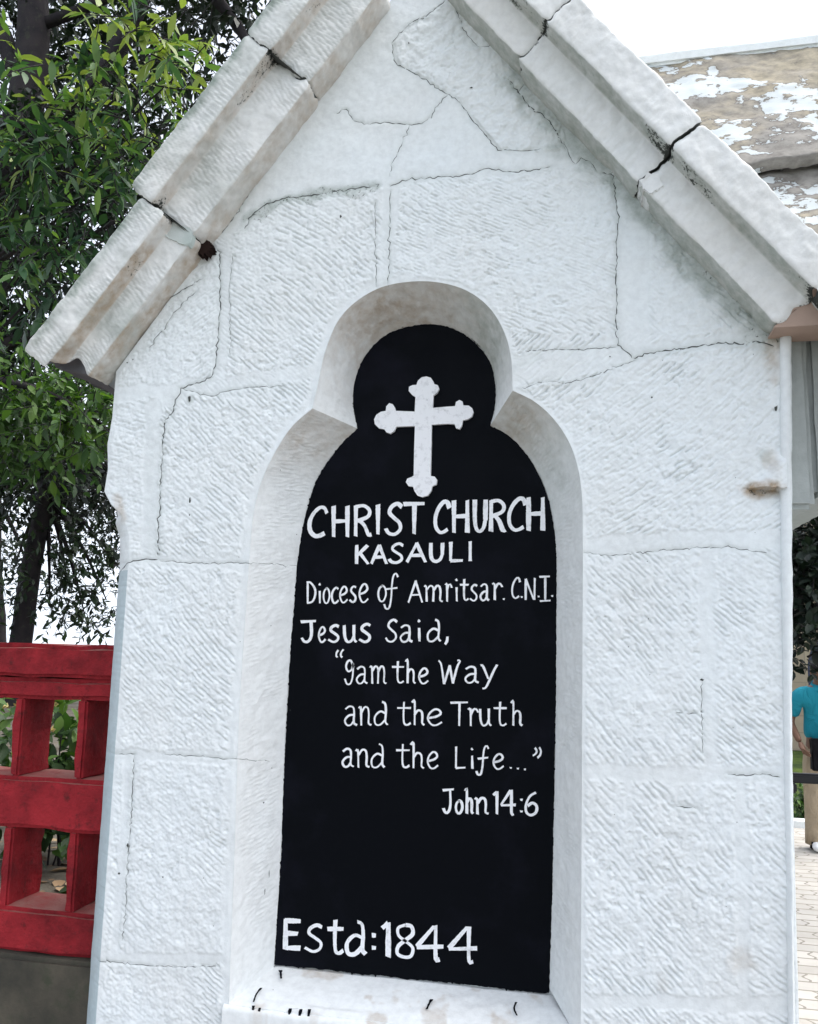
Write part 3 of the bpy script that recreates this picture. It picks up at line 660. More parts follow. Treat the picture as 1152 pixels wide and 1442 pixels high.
# ---- raking copings: stepped moulding, one mesh per stone
def coping_stone(side, s0, s1, n0, n1a, n1b, n2, p1, p2, seed, cap_mats=(2, 2), moss_shade=.1, chisel=1.0, dn_=0, run=0, hollow=0):
    """side -1 left, +1 right; s measured down the rake from the apex, n square to it"""
    prof = [(n0, .02), (n0, -p1), (n1a, -p1), (n1b, -p2), (n2, -p2), (n2+.004, .05), (n2+.006, .5)]
    # resample with small rounded corners
    pts = []; lab = []
    for i in range(len(prof)-1):
        a = np.array(prof[i]); b = np.array(prof[i+1]); L = np.linalg.norm(b-a)
        n_ = max(3, int(L/(.0045 if i < 5 else .03)))
        for k in range(n_):
            pts.append(a+(b-a)*(k/n_)); lab.append(i)
    pts.append(np.array(prof[-1])); lab.append(5); pts = np.array(pts); lab = np.array(lab)
    for _ in range(2): pts[1:-1] = pts[1:-1]*.5+(pts[:-2]+pts[2:])*.25
    tgt = np.gradient(pts, axis=0); tgt /= np.linalg.norm(tgt, axis=1)[:, None]
    nr = np.stack([-tgt[:, 1], tgt[:, 0]], 1)
    # outward: away from the stone's heart
    heart = np.array([(n0+n2)/2+.03, .2]); sgn = np.sign(((pts-heart)*nr).sum(1)); nr *= sgn[:, None]
    S = np.arange(s0, s1, .0042); ns_ = len(S); SS, KK = np.meshgrid(S, np.arange(len(pts)), indexing='ij')
    u = np.cumsum(np.concatenate([[0], np.linalg.norm(np.diff(pts, axis=0), axis=1)]))[KK]
    r = (fbm(SS+seed*3.1, u, .12, 3, seed)-.5)*.012+(fbm(SS+seed*1.7, u, .02, 4, seed+5)-.5)*.006
    fas = np.isin(lab, (1, 3))[KK]*1.0
    g = sst(.25, 1, 1-np.abs(((SS+(fbm(SS, u, .04, 3, seed+9)-.5)*.02+u*.25)/.0115 % 1)-.5)*2)
    r -= g*.0034*chisel*fas*sst(.30, .6, fbm(SS, u, .1, 2, seed+11))
    endt = np.minimum(SS-s0, s1-SS)+0*u; r -= .007*np.exp(-endt/.006)
    jf = lambda sd_: (fbm(u, u*0+.37*sd_, .03, 3, sd_+41)-.5)*.024
    e0_, e1_ = np.exp(-(SS-s0)/.02), np.exp(-(s1-SS)/.02)
    SS = SS+jf(seed)*e0_+jf(seed+1)*e1_-hollow*np.exp(-(s1-SS)/.04)*sst(n1b+.012, n1a-.02, pts[KK, 0])*(.55+.45*sst(-.02, .05, pts[KK, 0]-n0))+0*endt                       # worn ends
    N_ = pts[KK, 0]+r*nr[KK, 0]+dn_; Y_ = pts[KK, 1]+r*nr[KK, 1]
    # to world: apex of n=0 line at (XC, 0): point = apex_dir
    X = XC+side*(N_*SN+SS*CS) - side*0
    Z = N_*CS-SS*SN
    V = np.stack([X.ravel(), Y_.ravel(), Z.ravel()], 1); q = np.arange(ns_*len(pts)).reshape(ns_, len(pts))
    F = np.stack([q[:-1, :-1].ravel(), q[1:, :-1].ravel(), q[1:, 1:].ravel(), q[:-1, 1:].ravel()], 1)
    if side > 0: F = F[:, ::-1]
    moss_shade_a = moss_shade*(.25+1.4*sst(.45, .7, fbm(SS, u, .15, 4, seed+21)))
    edge = np.isin(lab, (3, 4))[KK]*sst(n2-.05, n2, pts[KK, 0]); moss_shade_a = np.maximum(moss_shade_a, edge*.95*(side < 0)*(.4+.8*sst(.35, .6, fbm(SS, u, .08, 4, seed+61)))+.5*g*fas*(side < 0)*sst(.4, .65, fbm(SS, u, .15, 3, seed+63)))
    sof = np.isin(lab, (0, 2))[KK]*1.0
    moss_shade_a = np.maximum(moss_shade_a, sof*(.80 if side > 0 else .06)); rust_shade_a = sof*((.10 if side > 0 else .55 if seed < 103 else .8)*(.35+.65*sst(.3, .6, fbm(SS, u, .1, 3, seed+31))))  # undersides: bare stone and green film, deepened to paint in their shade
    inner = np.exp(-np.abs(pts[KK, 0]-n1a)/.012)*np.isin(lab, (1, 2))[KK]
    gr_a = (.30+.25*sst(.5, .7, fbm(SS, u, .12, 3, seed+51)))*inner+.44*np.exp(-endt/.012)+.10*(side > 0)
    nb = len(V); m1 = len(pts); V = np.vstack([V, V[q[0]], V[q[-1]]])
    capA, capB = np.array([nb+np.arange(m1)]), np.array([nb+m1+np.arange(m1)[::-1]])
    if side > 0: capA, capB = capA[:, ::-1], capB[:, ::-1]
    mi = np.concatenate([np.full(len(F), run), [cap_mats[0]], [cap_mats[1]]])
    ext = lambda a, v=0: np.concatenate([a.ravel(), np.full(2*m1, v)])
    me_ = np_mesh('coping_stone', V, [F, capA, capB], True, mi, {'moss_shade': ext(moss_shade_a), 'rust_shade': ext(rust_shade_a), 'grime': ext(gr_a)})
    me_.polygons.foreach_set('use_smooth', np.concatenate([np.ones(len(F), bool), [False, False]]))
    return link('coping_stone', me_, [M_COPE, M_SAND, M_CREV, M_END_SHADE], pier)
def s_of(px_, py_, Y, side):
    p = at(px_, py_, Y); return side*(p.x-XC)*CS-p.z*SN
def n_of(px_, py_, Y, side):
    p = at(px_, py_, Y); return side*(p.x-XC)*SN+p.z*CS
N0 = 2.263
sL1 = s_of(405, 90, -.11, -1); sL2 = s_of(232, 300, -.11, -1); sL3 = s_of(95, 520, -.11, -1)+.035
sR1 = s_of(738, 62, -.11, 1); sR2 = s_of(943, 208, -.12, 1); sR3 = s_of(1116, 440, -.08, 1)
sA = -3.2  # apex region; stones meet at the crown, out of the photograph
coping_stone(-1, sA+.42, sL1+.001, N0+.002, N0+.112, N0+.114, N0+.205, .085, .135, 101, moss_shade=.14)
coping_stone(-1, sL1+.002, sL2+.001, N0-.004, N0+.118, N0+.119, N0+.203, .085, .135, 102, moss_shade=.22)
coping_stone(-1, sL2+.003, sL3, N0-.006, N0+.068, N0+.070, N0+.160, .078, .130, 103, (2, 3), moss_shade=.34, hollow=.085)
coping_stone(1, sA+.42, sR1-.001, N0+.002, N0+.085, N0+.087, N0+.176, .080, .130, 104, moss_shade=.05, chisel=.5)
coping_stone(1, sR1+.002, sR2-.001, N0-.002, N0+.086, N0+.088, N0+.182, .080, .130, 105, moss_shade=.06, chisel=.5)
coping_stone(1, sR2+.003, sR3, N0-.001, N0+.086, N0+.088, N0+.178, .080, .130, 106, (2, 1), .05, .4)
# the upper fascia of the right coping runs on past the moulding's cut end
def outer_run():
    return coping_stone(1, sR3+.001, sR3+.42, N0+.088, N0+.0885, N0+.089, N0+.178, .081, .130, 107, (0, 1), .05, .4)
outer_run()
def prism(name, poly, y0, y1, mt, parent):
    bm = bmesh.new(); a = [bm.verts.new((x, y0, z)) for x, z in poly]; b = [bm.verts.new((x, y1, z)) for x, z in poly]; n_ = len(poly)
    bm.faces.new(a); bm.faces.new(b[::-1])
    for i in range(n_): bm.faces.new((a[i], b[i], b[(i+1) % n_], a[(i+1) % n_]))
    bmesh.ops.recalc_face_normals(bm, faces=bm.faces[:])
    me_ = bpy.data.meshes.new(name); bm.to_mesh(me_); bm.free(); return link(name, me_, mt, parent)
# mortar plugs in the joints and a dark patch painting the crumbled hole's shade
def plug(name, pts_px, Y, y_back, mt, parent=pier):
    P = pp(pts_px, Y); bm = bmesh.new(); n_ = len(P)
    a = [bm.verts.new((x, Y+random.uniform(-.002, .002), z)) for x, z in P]; b = [bm.verts.new((x, y_back, z)) for x, z in P]
    bm.faces.new(a)
    for i in range(n_): bm.faces.new((a[i], a[(i+1) % n_], b[(i+1) % n_], b[i]))
    bmesh.ops.recalc_face_normals(bm, faces=bm.faces[:])
    me_ = bpy.data.meshes.new(name); bm.to_mesh(me_); bm.free(); return link(name, me_, mt, parent)
M_MORT = sandstone('joint_mortar', (.40, .46, .44), (.54, .58, .56))
hole = [(274, 347), (279, 340), (288, 337), (296, 333), (297, 343), (299, 350), (291, 359), (282, 355), (276, 353)]
plug('crumbled_joint_shade', [(285.5+(12+2*math.sin(k*2.7)+random.uniform(-2.0, 2.0))*math.cos(k*.157), 347+(11+2*math.cos(k*1.9)+random.uniform(-2, 2))*math.sin(k*.157)) for k in range(40)], -.028, .0, M_HOLE_SHADE)
_f = pp([(1091, 461), (1115, 441), (1138, 423), (1160, 424), (1185, 440)], -.074); _zf = at(1125, 475, 0).z
prism('coping_foot', [(x, max(z, _zf+.004)) for x, z in _f]+[(_f[-1][0], _zf), (_f[0][0], _zf)], -.074, .03, M_SAND, pier)
plug('mortar_patch', [(x+random.uniform(-1.2, 1.2), y+random.uniform(-1.2, 1.2)) for x, y in crom(np.array([(230, 312), (240, 309), (258, 318), (270, 322), (272, 332), (263, 346), (250, 340), (236, 334), (229, 326), (230, 312)], float), 34)[:-1]], -.0795, -.06, M_MORT)
plug('mortar_patch', [(918+(15+3*math.sin(k*1.9)+random.uniform(-1.5, 1.5))*math.cos(k*.314), 257+(13+2*math.cos(k*2.3)+random.uniform(-1.5, 1.5))*math.sin(k*.314)) for k in range(20)], -.0845, .0, M_COPE)
# ---- gable roof behind the copings, core of the pier
prism('pier_core', [(-1.22, .8), (.385, .8), (.385, 2.62), (XC, 2.283/CS), (-1.22, 2.62)], ND+.055, .898, M_PLAIN, pier)

# ---- jamb strip at the right edge of the face: a white painted post set proud of it
SR = pp([(1114, 474), (1115, 690), (1116, 1000), (1119, 1442)]); SL = pp([(1098, 474), (1099, 700), (1103, 1000), (1110, 1442)])
zz_ = np.linspace(2.606, .2, 300)
xl = np.interp(zz_, SL[::-1, 1], SL[::-1, 0]); xr = np.interp(zz_, SR[::-1, 1], SR[::-1, 0])
wv = (fbm(zz_, zz_*0, .2, 3, 5)-.5)*.006+(fbm(zz_, zz_*0, .02, 3, 6)-.5)*.002
cols = [(xl, .03), (xl, -.006), (xl+.006, -.012), ((xl+xr)/2, -.013), (xr-.004+wv, -.012), (xr+wv, -.005), (xr+wv, .09)]
V = np.concatenate([np.column_stack([c, np.full(300, y)+(fbm(zz_, zz_*0+k, .03, 3, 7)-.5)*.003, zz_]) for k, (c, y) in enumerate(cols)])
ii = np.arange(7*300).reshape(7, 300); F = np.stack([ii[:-1, :-1].ravel(), ii[:-1, 1:].ravel(), ii[1:, 1:].ravel(), ii[1:, :-1].ravel()], 1)
gq = np.zeros(2100); gq[300:600] = .40*(fbm(zz_, zz_*0, .05, 3, 9) > .5)*(zz_ > 2.2)
link('jamb_strip', np_mesh('jamb_strip', V, [F], True, None, {'moss_shade': np.zeros(2100), 'rust_shade': np.zeros(2100), 'grime': gq}), M_WALL, pier)

# ---- bracket block carrying the gate roof
M_BRK = limewash('grey_limewash', (.42, .45, .44), (.34, .36, .35), .8, False)
def rough_box(name, x0, x1, y0, y1, z0, z1, mt, parent, amp=.004, stp=.02, seed=1):
    bm = bmesh.new(); bmesh.ops.create_cube(bm, size=1)
    for v in bm.verts: v.co = Vector(((x0+x1)/2+v.co.x*(x1-x0), (y0+y1)/2+v.co.y*(y1-y0), (z0+z1)/2+v.co.z*(z1-z0)))
    bmesh.ops.bevel(bm, geom=bm.edges[:], offset=min(.012, (x1-x0)*.2, (z1-z0)*.2), segments=2, affect='EDGES')
    for _ in range(3):
        es_ = [e for e in bm.edges if e.calc_length() > stp*2.5]
        if not es_: break
        bmesh.ops.subdivide_edges(bm, edges=es_, cuts=2, use_grid_fill=True)
    for v in bm.verts:
        p = v.co; k = fbm(np.array([p.x+p.y*1.7]), np.array([p.z+p.y*.9]), .06, 3, seed)[0]-.5
        v.co += v.normal*float(k*amp*2)
    bm.normal_update()
    me_ = bpy.data.meshes.new(name); bm.to_mesh(me_); bm.free()
    for p in me_.polygons: p.use_smooth = True
    me_.set_sharp_from_angle(angle=math.radians(28))
    return link(name, me_, mt, parent)
b0 = at(1108, 716, .032); b1 = at(1149, 716, .032); bt = at(1130, 474, .032)
rough_box('bracket', b0.x, b1.x, .032, .80, b0.z, bt.z+.03, M_BRK, pier, .004, .03, 3)
rough_box('bracket_cheek', b1.x+.001, b1.x+.10, .05, .80, b0.z+.03, bt.z+.03, M_BRK, pier, .004, .03, 4)
# ---- stone slab roof over the gateway, paint flaking off
ROOF_S = 1.732
def roof_pt(px_, py_, lift=0):
    d = ray(px_, py_)      # plane z = 2.6 + 1.732 (y - .1)
    t = (2.6-EYE-ROOF_S*(CAMD+.1)+lift)/(d[2]-ROOF_S*d[1]); return np.array([0, -CAMD, EYE])+d*t
def flaking():
    m_, n, l, b = mat('flaking_roof_paint', (.5, .5, .5), .85, .2); q = NB(n, l)
    c = q.coord((1, 1, 1)); cs = q.coord((1, 1.35, 1.35), (.3, .2, 0))
    stone = q.mix(q.ramp(q.noise(3.1, 5, .6, c), [(.42, 0), (.58, 1)]), (.33, .295, .22), (.26, .25, .23))
    stone = q.mix(q.ramp(q.noise(26, 6, .7, cs), [(.38, 0), (.70, .75)]), stone, (.11, .10, .09))
    pa = q.math('ADD', q.math('MULTIPLY', q.noise(3.4, 9, .6, cs, .3), .62), q.math('MULTIPLY', q.noise(13, 8, .6, cs, .2), .38))
    edge = q.ramp(pa, [(.500, 0), (.515, 1), (.522, 0)])
    msk = q.ramp(pa, [(.518, 0), (.526, 1)])
    col = q.mix(msk, stone, q.mix(q.noise(20, 4, .6, c), (.53, .57, .58), (.44, .48, .49)))
    col = q.mix(q.math('MULTIPLY', edge, .8), col, (.12, .11, .10))
    l.new(col, b.inputs['Base Color'])
    h = q.math('ADD', q.math('MULTIPLY', msk, .9), q.math('MULTIPLY', q.noise(40, 6, .65, cs), .5))
    l.new(q.bump(h, .6, .004), b.inputs['Normal']); return m_
M_ROOF = flaking()
M_GAP = mat('dark_gap', (.035, .03, .035), .95, .1)[0]  # dark backing that shows in the gaps between roof slabs
def slab(y0, y1, lift0, lift1, x0, x1, seed, thick=.035):
    """one course of roof slabs between depths y0 (lower edge) and y1"""
    L = (y1-y0)*2; U, T = np.meshgrid(np.arange(x0, x1, .012), np.linspace(0, 1, max(8, int(L/.012))))
    yy = y0+(y1-y0)*T; lift = lift0+(lift1-lift0)*T
    r = (fbm(U, T*L, .15, 4, seed)-.5)*.03+(fbm(U, T*L, .03, 3, seed+3)-.5)*.008
    low = (fbm(U, U*0, .09, 3, seed+7)-.5)*.035*(1-sst(0, .1, T))
    nn = lift+r; Y = yy-nn*.866-low*.5; Z = 2.6+ROOF_S*(yy-.1)+nn*.5-low*.866
    V = [np.stack([U.ravel(), Y.ravel(), Z.ravel()], 1)]
    # turned under at the lower edge
    V.append(np.stack([U[0], Y[0]+thick*.866, Z[0]-thick*.5], 1)); V = np.vstack(V)
    q = np.arange(U.size).reshape(U.shape); F = np.stack([q[:-1, :-1].ravel(), q[:-1, 1:].ravel(), q[1:, 1:].ravel(), q[1:, :-1].ravel()], 1)
    k = U.size+np.arange(U.shape[1]); F2 = np.stack([k[:-1], k[1:], q[0, 1:], q[0, :-1]], 1)
    return link('roof_slab', np_mesh('roof_slab', V, [F, F2], True), M_ROOF, pier)
rg = roof_pt(1040, 82); cl = roof_pt(1112, 243)
slab(cl[1], rg[1], .045, .02, -.15, 2.4, 201)
slab(.105, cl[1]+.03, .03, .0, .1, 2.4, 202)
# backing of the roof, ridge cap
bm = bmesh.new()
yb = .115
Vb = [(-.15, .7, 2.6+ROOF_S*.6), (.38, yb, 2.6+ROOF_S*(yb-.1)), (2.4, yb, 2.6+ROOF_S*(yb-.1)), (2.4, rg[1], rg[2]-.03), (-.15, rg[1], rg[2]-.03)]
vb = [bm.verts.new(v) for v in Vb]; bm.faces.new(vb)
vb2 = [bm.verts.new((v[0], v[1]+.08, v[2]-.10)) for v in Vb]; bm.faces.new(vb2[::-1])
for i in range(5): bm.faces.new((vb[i], vb2[i], vb2[(i+1) % 5], vb[(i+1) % 5]))
bmesh.ops.recalc_face_normals(bm, faces=bm.faces[:])
me = bpy.data.meshes.new('roof_backing'); bm.to_mesh(me); bm.free(); link('roof_backing', me, M_GAP, pier)
rough_box('ridge_cap', -.15, 2.4, rg[1]-.035, rg[1]+.08, rg[2]-.01, rg[2]+.035, M_PLAIN, pier, .006, .03, 9)
# right hand side of the gateway, out of the photograph but carrying the roof
rough_box('far_post', 1.9, 2.3, .15, .85, -.05, 2.95, M_PLAIN, pier, .006, .08, 11)
rough_box('lintel', b1.x+.102, 2.3, .25, .75, 2.66, 2.9, M_PLAIN, pier, .006, .08, 12)

# ================================================================== RED BALUSTRADE
def red_paint():
    m_, n, l, b = mat('red_oxide_paint', (.32, .022, .028), .75, .12); q = NB(n, l); c = q.coord()
    v = q.ramp(q.noise(7, 7, .68, c), [(.36, 0), (.64, 1)])
    col = q.mix(v, (.36, .026, .034), (.15, .013, .017))
    col = q.mix(q.ramp(q.noise(22, 6, .7, c), [(.56, 0), (.70, .8)]), col, (.07, .018, .018))
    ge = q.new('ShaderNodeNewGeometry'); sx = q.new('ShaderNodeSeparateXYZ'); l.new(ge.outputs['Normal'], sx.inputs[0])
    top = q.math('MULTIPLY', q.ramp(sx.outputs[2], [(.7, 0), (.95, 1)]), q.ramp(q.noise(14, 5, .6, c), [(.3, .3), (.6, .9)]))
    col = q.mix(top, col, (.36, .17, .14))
    l.new(col, b.inputs['Base Color']); l.new(q.bump(q.math('ADD', q.noise(60, 6, .65, c), q.math('MULTIPLY', q.noise(14, 5, .6, c), 2)), .9, .006), b.inputs['Normal']); return m_
M_RED = red_paint()
def concrete(name, a=(.16, .145, .12), b_=(.07, .068, .055)):
    m_, n, l, b = mat(name, a, .9, .2); q = NB(n, l); c = q.coord()
    v = q.ramp(q.noise(4, 7, .62, c), [(.35, 0), (.65, 1)])
    col = q.mix(v, a, b_); col = q.mix(q.ramp(q.noise(14, 6, .7, c), [(.55, 0), (.7, .6)]), col, (.05, .062, .038))
    l.new(col, b.inputs['Base Color']); l.new(q.bump(q.noise(50, 7, .7, c), .6, .006), b.inputs['Normal']); return m_
M_CONC = concrete('mossy_concrete', (.12, .105, .08), (.040, .040, .034))
FY = .33
fence = empty('red_balustrade', 'red painted concrete balustrade with square openings, left of the white pier', 'balustrade', loc=(-1.3, FY, 0))
def fz(y, x=70): return at(x, y, FY).z
FX0, FX1 = -3.4, -1.18
def rail(name, y_top, y_bot, split, seed):
    zt, zb = fz(y_top), fz(y_bot)
    o = rough_box(name, FX0, FX1, FY, FY+.17, zb, zt, M_RED, None, .006, .05, seed)
    return o
loc = Vector((1.3, -FY, 0))
def adopt(o, p):
    o.parent = p; o.matrix_parent_inverse = Matrix.Translation(-Vector(p.location)); return o
z_top, z_l1, z_tb, z_mt, z_mb, z_bt, z_bb = fz(908), fz(955), fz(985), fz(1096), fz(1170), fz(1284), fz(1346)
for nm, a, b, yo in (('top_rail', z_l1+.002, z_top, -.012), ('top_rail', z_tb, z_l1, 0), ('middle_rail', z_mb, z_mt, 0), ('bottom_rail', z_bb, z_bt, 0)):
    adopt(rough_box(nm, FX0, FX1, FY+yo, FY+.17, a, b, M_RED, None, .009, .05, int(abs(a)*100)), fence)
bal = []
pit = at(110, 1040, FY).x-at(20, 1040, FY).x
for row, (za, zb) in enumerate(((z_mt, z_tb), (z_bt, z_mb))):
    xb = at(111, 1040, FY).x if row == 0 else at(95, 1230, FY).x
    xb = at(104, 1040, FY).x
    for k in range(-9, 2):
        x = xb+k*pit
        adopt(rough_box('baluster', x, x+.032, FY+.006, FY+.165, za-.004, zb+.004, M_RED, None, .010, .02, 300+row*20+k), fence)
plw = tag(rough_box('retaining_wall', FX0-1.5, FX1+.02, FY-.02, FY+.40, -.05, z_bb-.003, M_CONC, None, .012, .06, 77), 'mossy grey concrete base wall under the red balustrade', 'wall')

# ================================================================== GROUND
def ground_mat():
    m_, n, l, b = mat('leaf_litter_soil', (.1, .08, .05), .95, .1); q = NB(n, l); c = q.coord()
    col = q.mix(q.ramp(q.noise(3, 6, .6, c), [(.4, 0), (.6, 1)]), (.075, .065, .05), (.13, .12, .10))
    vo = q.new('ShaderNodeTexVoronoi'); vo.inputs['Scale'].default_value = 14; l.new(c, vo.inputs['Vector'])
    col = q.mix(q.ramp(vo.outputs['Distance'], [(.10, .8), (.2, 0)]), col, (.20, .13, .08))
    l.new(col, b.inputs['Base Color']); l.new(q.bump(q.noise(30, 7, .7, c), .6, .01), b.inputs['Normal']); return m_
def sheet(name, x0, x1, y0, y1, z, mt, n=40, amp=.03, seed=1):
    X, Y = np.meshgrid(np.linspace(x0, x1, n), np.linspace(y0, y1, n)); Z = z+(fbm(X, Y, (x1-x0)/9, 4, seed)-.5)*amp*2-np.maximum(0, np.hypot(X, Y)-45)*.024
    V = np.stack([X.ravel(), Y.ravel(), Z.ravel()], 1); q = np.arange(n*n).reshape(n, n)
    F = np.stack([q[:-1, :-1].ravel(), q[:-1, 1:].ravel(), q[1:, 1:].ravel(), q[1:, :-1].ravel()], 1)
    return tag(link(name, np_mesh(name, V, [F], True), mt), kind='structure')
def grass_mat():
    m_, n, l, b = mat('grass_ground', (.06, .09, .03), .95, .1); q = NB(n, l); c = q.coord()
    l.new(q.mix(q.ramp(q.noise(2, 7, .65, c), [(.4, 0), (.6, 1)]), (.075, .11, .025), (.03, .05, .018)), b.inputs['Base Color'])
    l.new(q.bump(q.noise(40, 6, .7, c), .8, .02), b.inputs['Normal']); return m_
sheet('ground', -400, 400, -300, 500, -.03, grass_mat(), 60, 0.0, 4)
TZ = z_bb-.05
ter = prism('terrace', [(-60, -.02), (-1.0, -.02), (-1.0, TZ), (-60, TZ)], FY+.38, 26, ground_mat(), None); tag(ter, kind='structure')
# street in front
def asphalt():
    m_, n, l, b = mat('asphalt', (.06, .06, .06), .9, .2); q = NB(n, l); c = q.coord()
    l.new(q.mix(q.noise(120, 5, .7, c), (.16, .15, .14), (.24, .23, .22)), b.inputs['Base Color']); l.new(q.bump(q.noise(150, 5, .7, c), .5, .004), b.inputs['Normal']); return m_
tag(prism('road', [(-60, -.02), (60, -.02), (60, .004), (-60, .004)], -9, -.25, asphalt(), None), kind='structure')
def pavers():
    m_, n, l, b = mat('interlocking_pavers', (.4, .36, .3), .85, .2); q = NB(n, l)
    t = q.new('ShaderNodeTexCoord'); no = q.new('ShaderNodeTexNoise'); no.inputs['Scale'].default_value = 9
    l.new(t.outputs['Object'], no.inputs['Vector'])
    mx = q.new('ShaderNodeMix', data_type='VECTOR'); 
    wv_ = q.new('ShaderNodeTexWave'); wv_.wave_type = 'BANDS'; wv_.bands_direction = 'Y'; wv_.inputs['Scale'].default_value = 3.2; l.new(t.outputs['Object'], wv_.inputs['Vector'])
    cmb = q.new('ShaderNodeCombineXYZ'); l.new(q.math('MULTIPLY', wv_.outputs['Fac'], .03), cmb.inputs[0])
    va = q.new('ShaderNodeVectorMath', operation='ADD'); l.new(t.outputs['Object'], va.inputs[0]); l.new(cmb.outputs[0], va.inputs[1])
    br = q.new('ShaderNodeTexBrick'); l.new(va.outputs[0], br.inputs['Vector']); br.inputs['Scale'].default_value = 1
    br.inputs['Brick Width'].default_value = .24; br.inputs['Row Height'].default_value = .13; br.inputs['Mortar Size'].default_value = .008; br.offset = .5
    br.inputs['Color1'].default_value = (.47, .45, .41, 1); br.inputs['Color2'].default_value = (.39, .375, .345, 1); br.inputs['Mortar'].default_value = (.22, .205, .175, 1)
    col = q.mix(q.ramp(q.noise(2.5, 6, .6, t.outputs['Object']), [(.45, 0), (.7, .5)]), br.outputs['Color'], (.27, .25, .21))
    l.new(col, b.inputs['Base Color']); l.new(q.bump(br.outputs['Fac'], -.6, .006), b.inputs['Normal']); return m_
PERS = at_z(1150, 1193, 0)
k0 = at_z(1122, 1166, 0); KY = k0.y
tag(prism('path', [(.46, -.02), (8, -.02), (8, .0), (.46, .0)], -.22, KY, pavers(), None), kind='structure')
tag(prism('kerb', [(.46, -.02), (12, -.02), (12, .07), (.46, .07)], KY+.001, KY+.16, M_PLAIN, None), kind='structure')

# ================================================================== LEAVES AND TREES
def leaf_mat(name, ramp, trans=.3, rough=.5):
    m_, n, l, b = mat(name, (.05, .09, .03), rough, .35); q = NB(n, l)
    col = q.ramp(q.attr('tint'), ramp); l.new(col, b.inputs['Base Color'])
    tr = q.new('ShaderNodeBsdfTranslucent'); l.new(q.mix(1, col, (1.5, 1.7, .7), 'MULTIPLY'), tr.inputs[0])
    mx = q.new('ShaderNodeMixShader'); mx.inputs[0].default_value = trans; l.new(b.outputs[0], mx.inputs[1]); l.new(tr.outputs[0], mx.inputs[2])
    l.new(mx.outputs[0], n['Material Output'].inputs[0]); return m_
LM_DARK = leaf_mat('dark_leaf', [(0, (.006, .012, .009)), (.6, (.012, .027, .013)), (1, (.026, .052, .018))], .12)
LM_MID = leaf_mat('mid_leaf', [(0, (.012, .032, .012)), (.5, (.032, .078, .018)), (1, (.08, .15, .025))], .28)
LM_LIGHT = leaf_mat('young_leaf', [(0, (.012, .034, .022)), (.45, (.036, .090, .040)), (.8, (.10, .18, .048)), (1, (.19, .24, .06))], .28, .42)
M_BARK = concrete('dark_bark', (.035, .03, .032), (.018, .016, .02))
def leaves(pos, axis, nrm, L, Wd, detailed=True, droop=.15):
    """arrays (n,3): base point, direction, face normal; returns verts, faces"""
    n = len(pos); axis = axis/np.maximum(np.linalg.norm(axis, axis=1), 1e-9)[:, None]
    side = np.cross(axis, nrm); side /= np.maximum(np.linalg.norm(side, axis=1), 1e-9)[:, None]; up = np.cross(side, axis)
    if detailed:
        st = [(0, 0), (.25, .75), (.5, 1.0), (.78, .62), (1, 0)]
        cols = [pos]
        for t, w in st[1:-1]:
            c = pos+axis*(L*t)[:, None]-up*(L*droop*t*t)[:, None]; s = side*(Wd*w*.5)[:, None]; u = up*(Wd*w*.14)[:, None]
            cols += [c-s+u, c, c+s+u]
        cols.append(pos+axis*L[:, None]-up*(L*droop)[:, None])
        V = np.stack(cols, 1); k = V.shape[1]
        tri = [(0, 2, 1), (0, 3, 2), (7, 8, 10), (8, 9, 10)]; quad = [(1, 2, 5, 4), (2, 3, 6, 5), (4, 5, 8, 7), (5, 6, 9, 8)]
        b = np.arange(n)[:, None]*k
        return V.reshape(-1, 3), [np.concatenate([b+np.array([q]) for q in quad]), np.concatenate([b+np.array([q]) for q in tri])], k
    c = pos+axis*(L*.5)[:, None]; s = side*(Wd*.5)[:, None]
    V = np.stack([pos, c-s, pos+axis*L[:, None]-up*(L*droop)[:, None], c+s], 1)
    b = np.arange(n)[:, None]*4
    return V.reshape(-1, 3), [b+np.array([[0, 3, 2, 1]])], 4
def rdir(n): 
    v = RNG.normal(size=(n, 3)); return v/np.linalg.norm(v, axis=1)[:, None]
def tube(paths, seg=8):
    """paths: list of (points, radii) → one mesh"""
    VV, FF = [], []; base = 0
    for P, R in paths:
        n0_ = len(P); n = max(n0_*4, 6); P = crom(np.array(P, float), n); R = np.interp(np.linspace(0, 1, n), np.linspace(0, 1, len(R)), R)
        T = np.gradient(P, axis=0); T /= np.maximum(np.linalg.norm(T, axis=1), 1e-9)[:, None]
        ref = np.array([.3, .9, .1]); S = np.cross(T, ref); S /= np.maximum(np.linalg.norm(S, axis=1), 1e-9)[:, None]; U = np.cross(S, T)
        th = np.linspace(0, 2*np.pi, seg, endpoint=False)
        rr = R[:, None]*(1+.12*np.sin(th*3+np.linspace(0, 4, n)[:, None])+RNG.normal(0, .04, (n, seg)))
        V = P[:, None]+S[:, None]*(np.cos(th)*rr)[..., None]+U[:, None]*(np.sin(th)*rr)[..., None]
        q = np.arange(n*seg).reshape(n, seg); q2 = np.roll(q, -1, 1)
        FF.append(np.stack([q[:-1].ravel(), q2[:-1].ravel(), q2[1:].ravel(), q[1:].ravel()], 1)+base); VV.append(V.reshape(-1, 3)); base += n*seg
    return np.vstack(VV), [np.vstack(FF)]
def A3(x, y, Y): return np.array(at(x, y, Y))
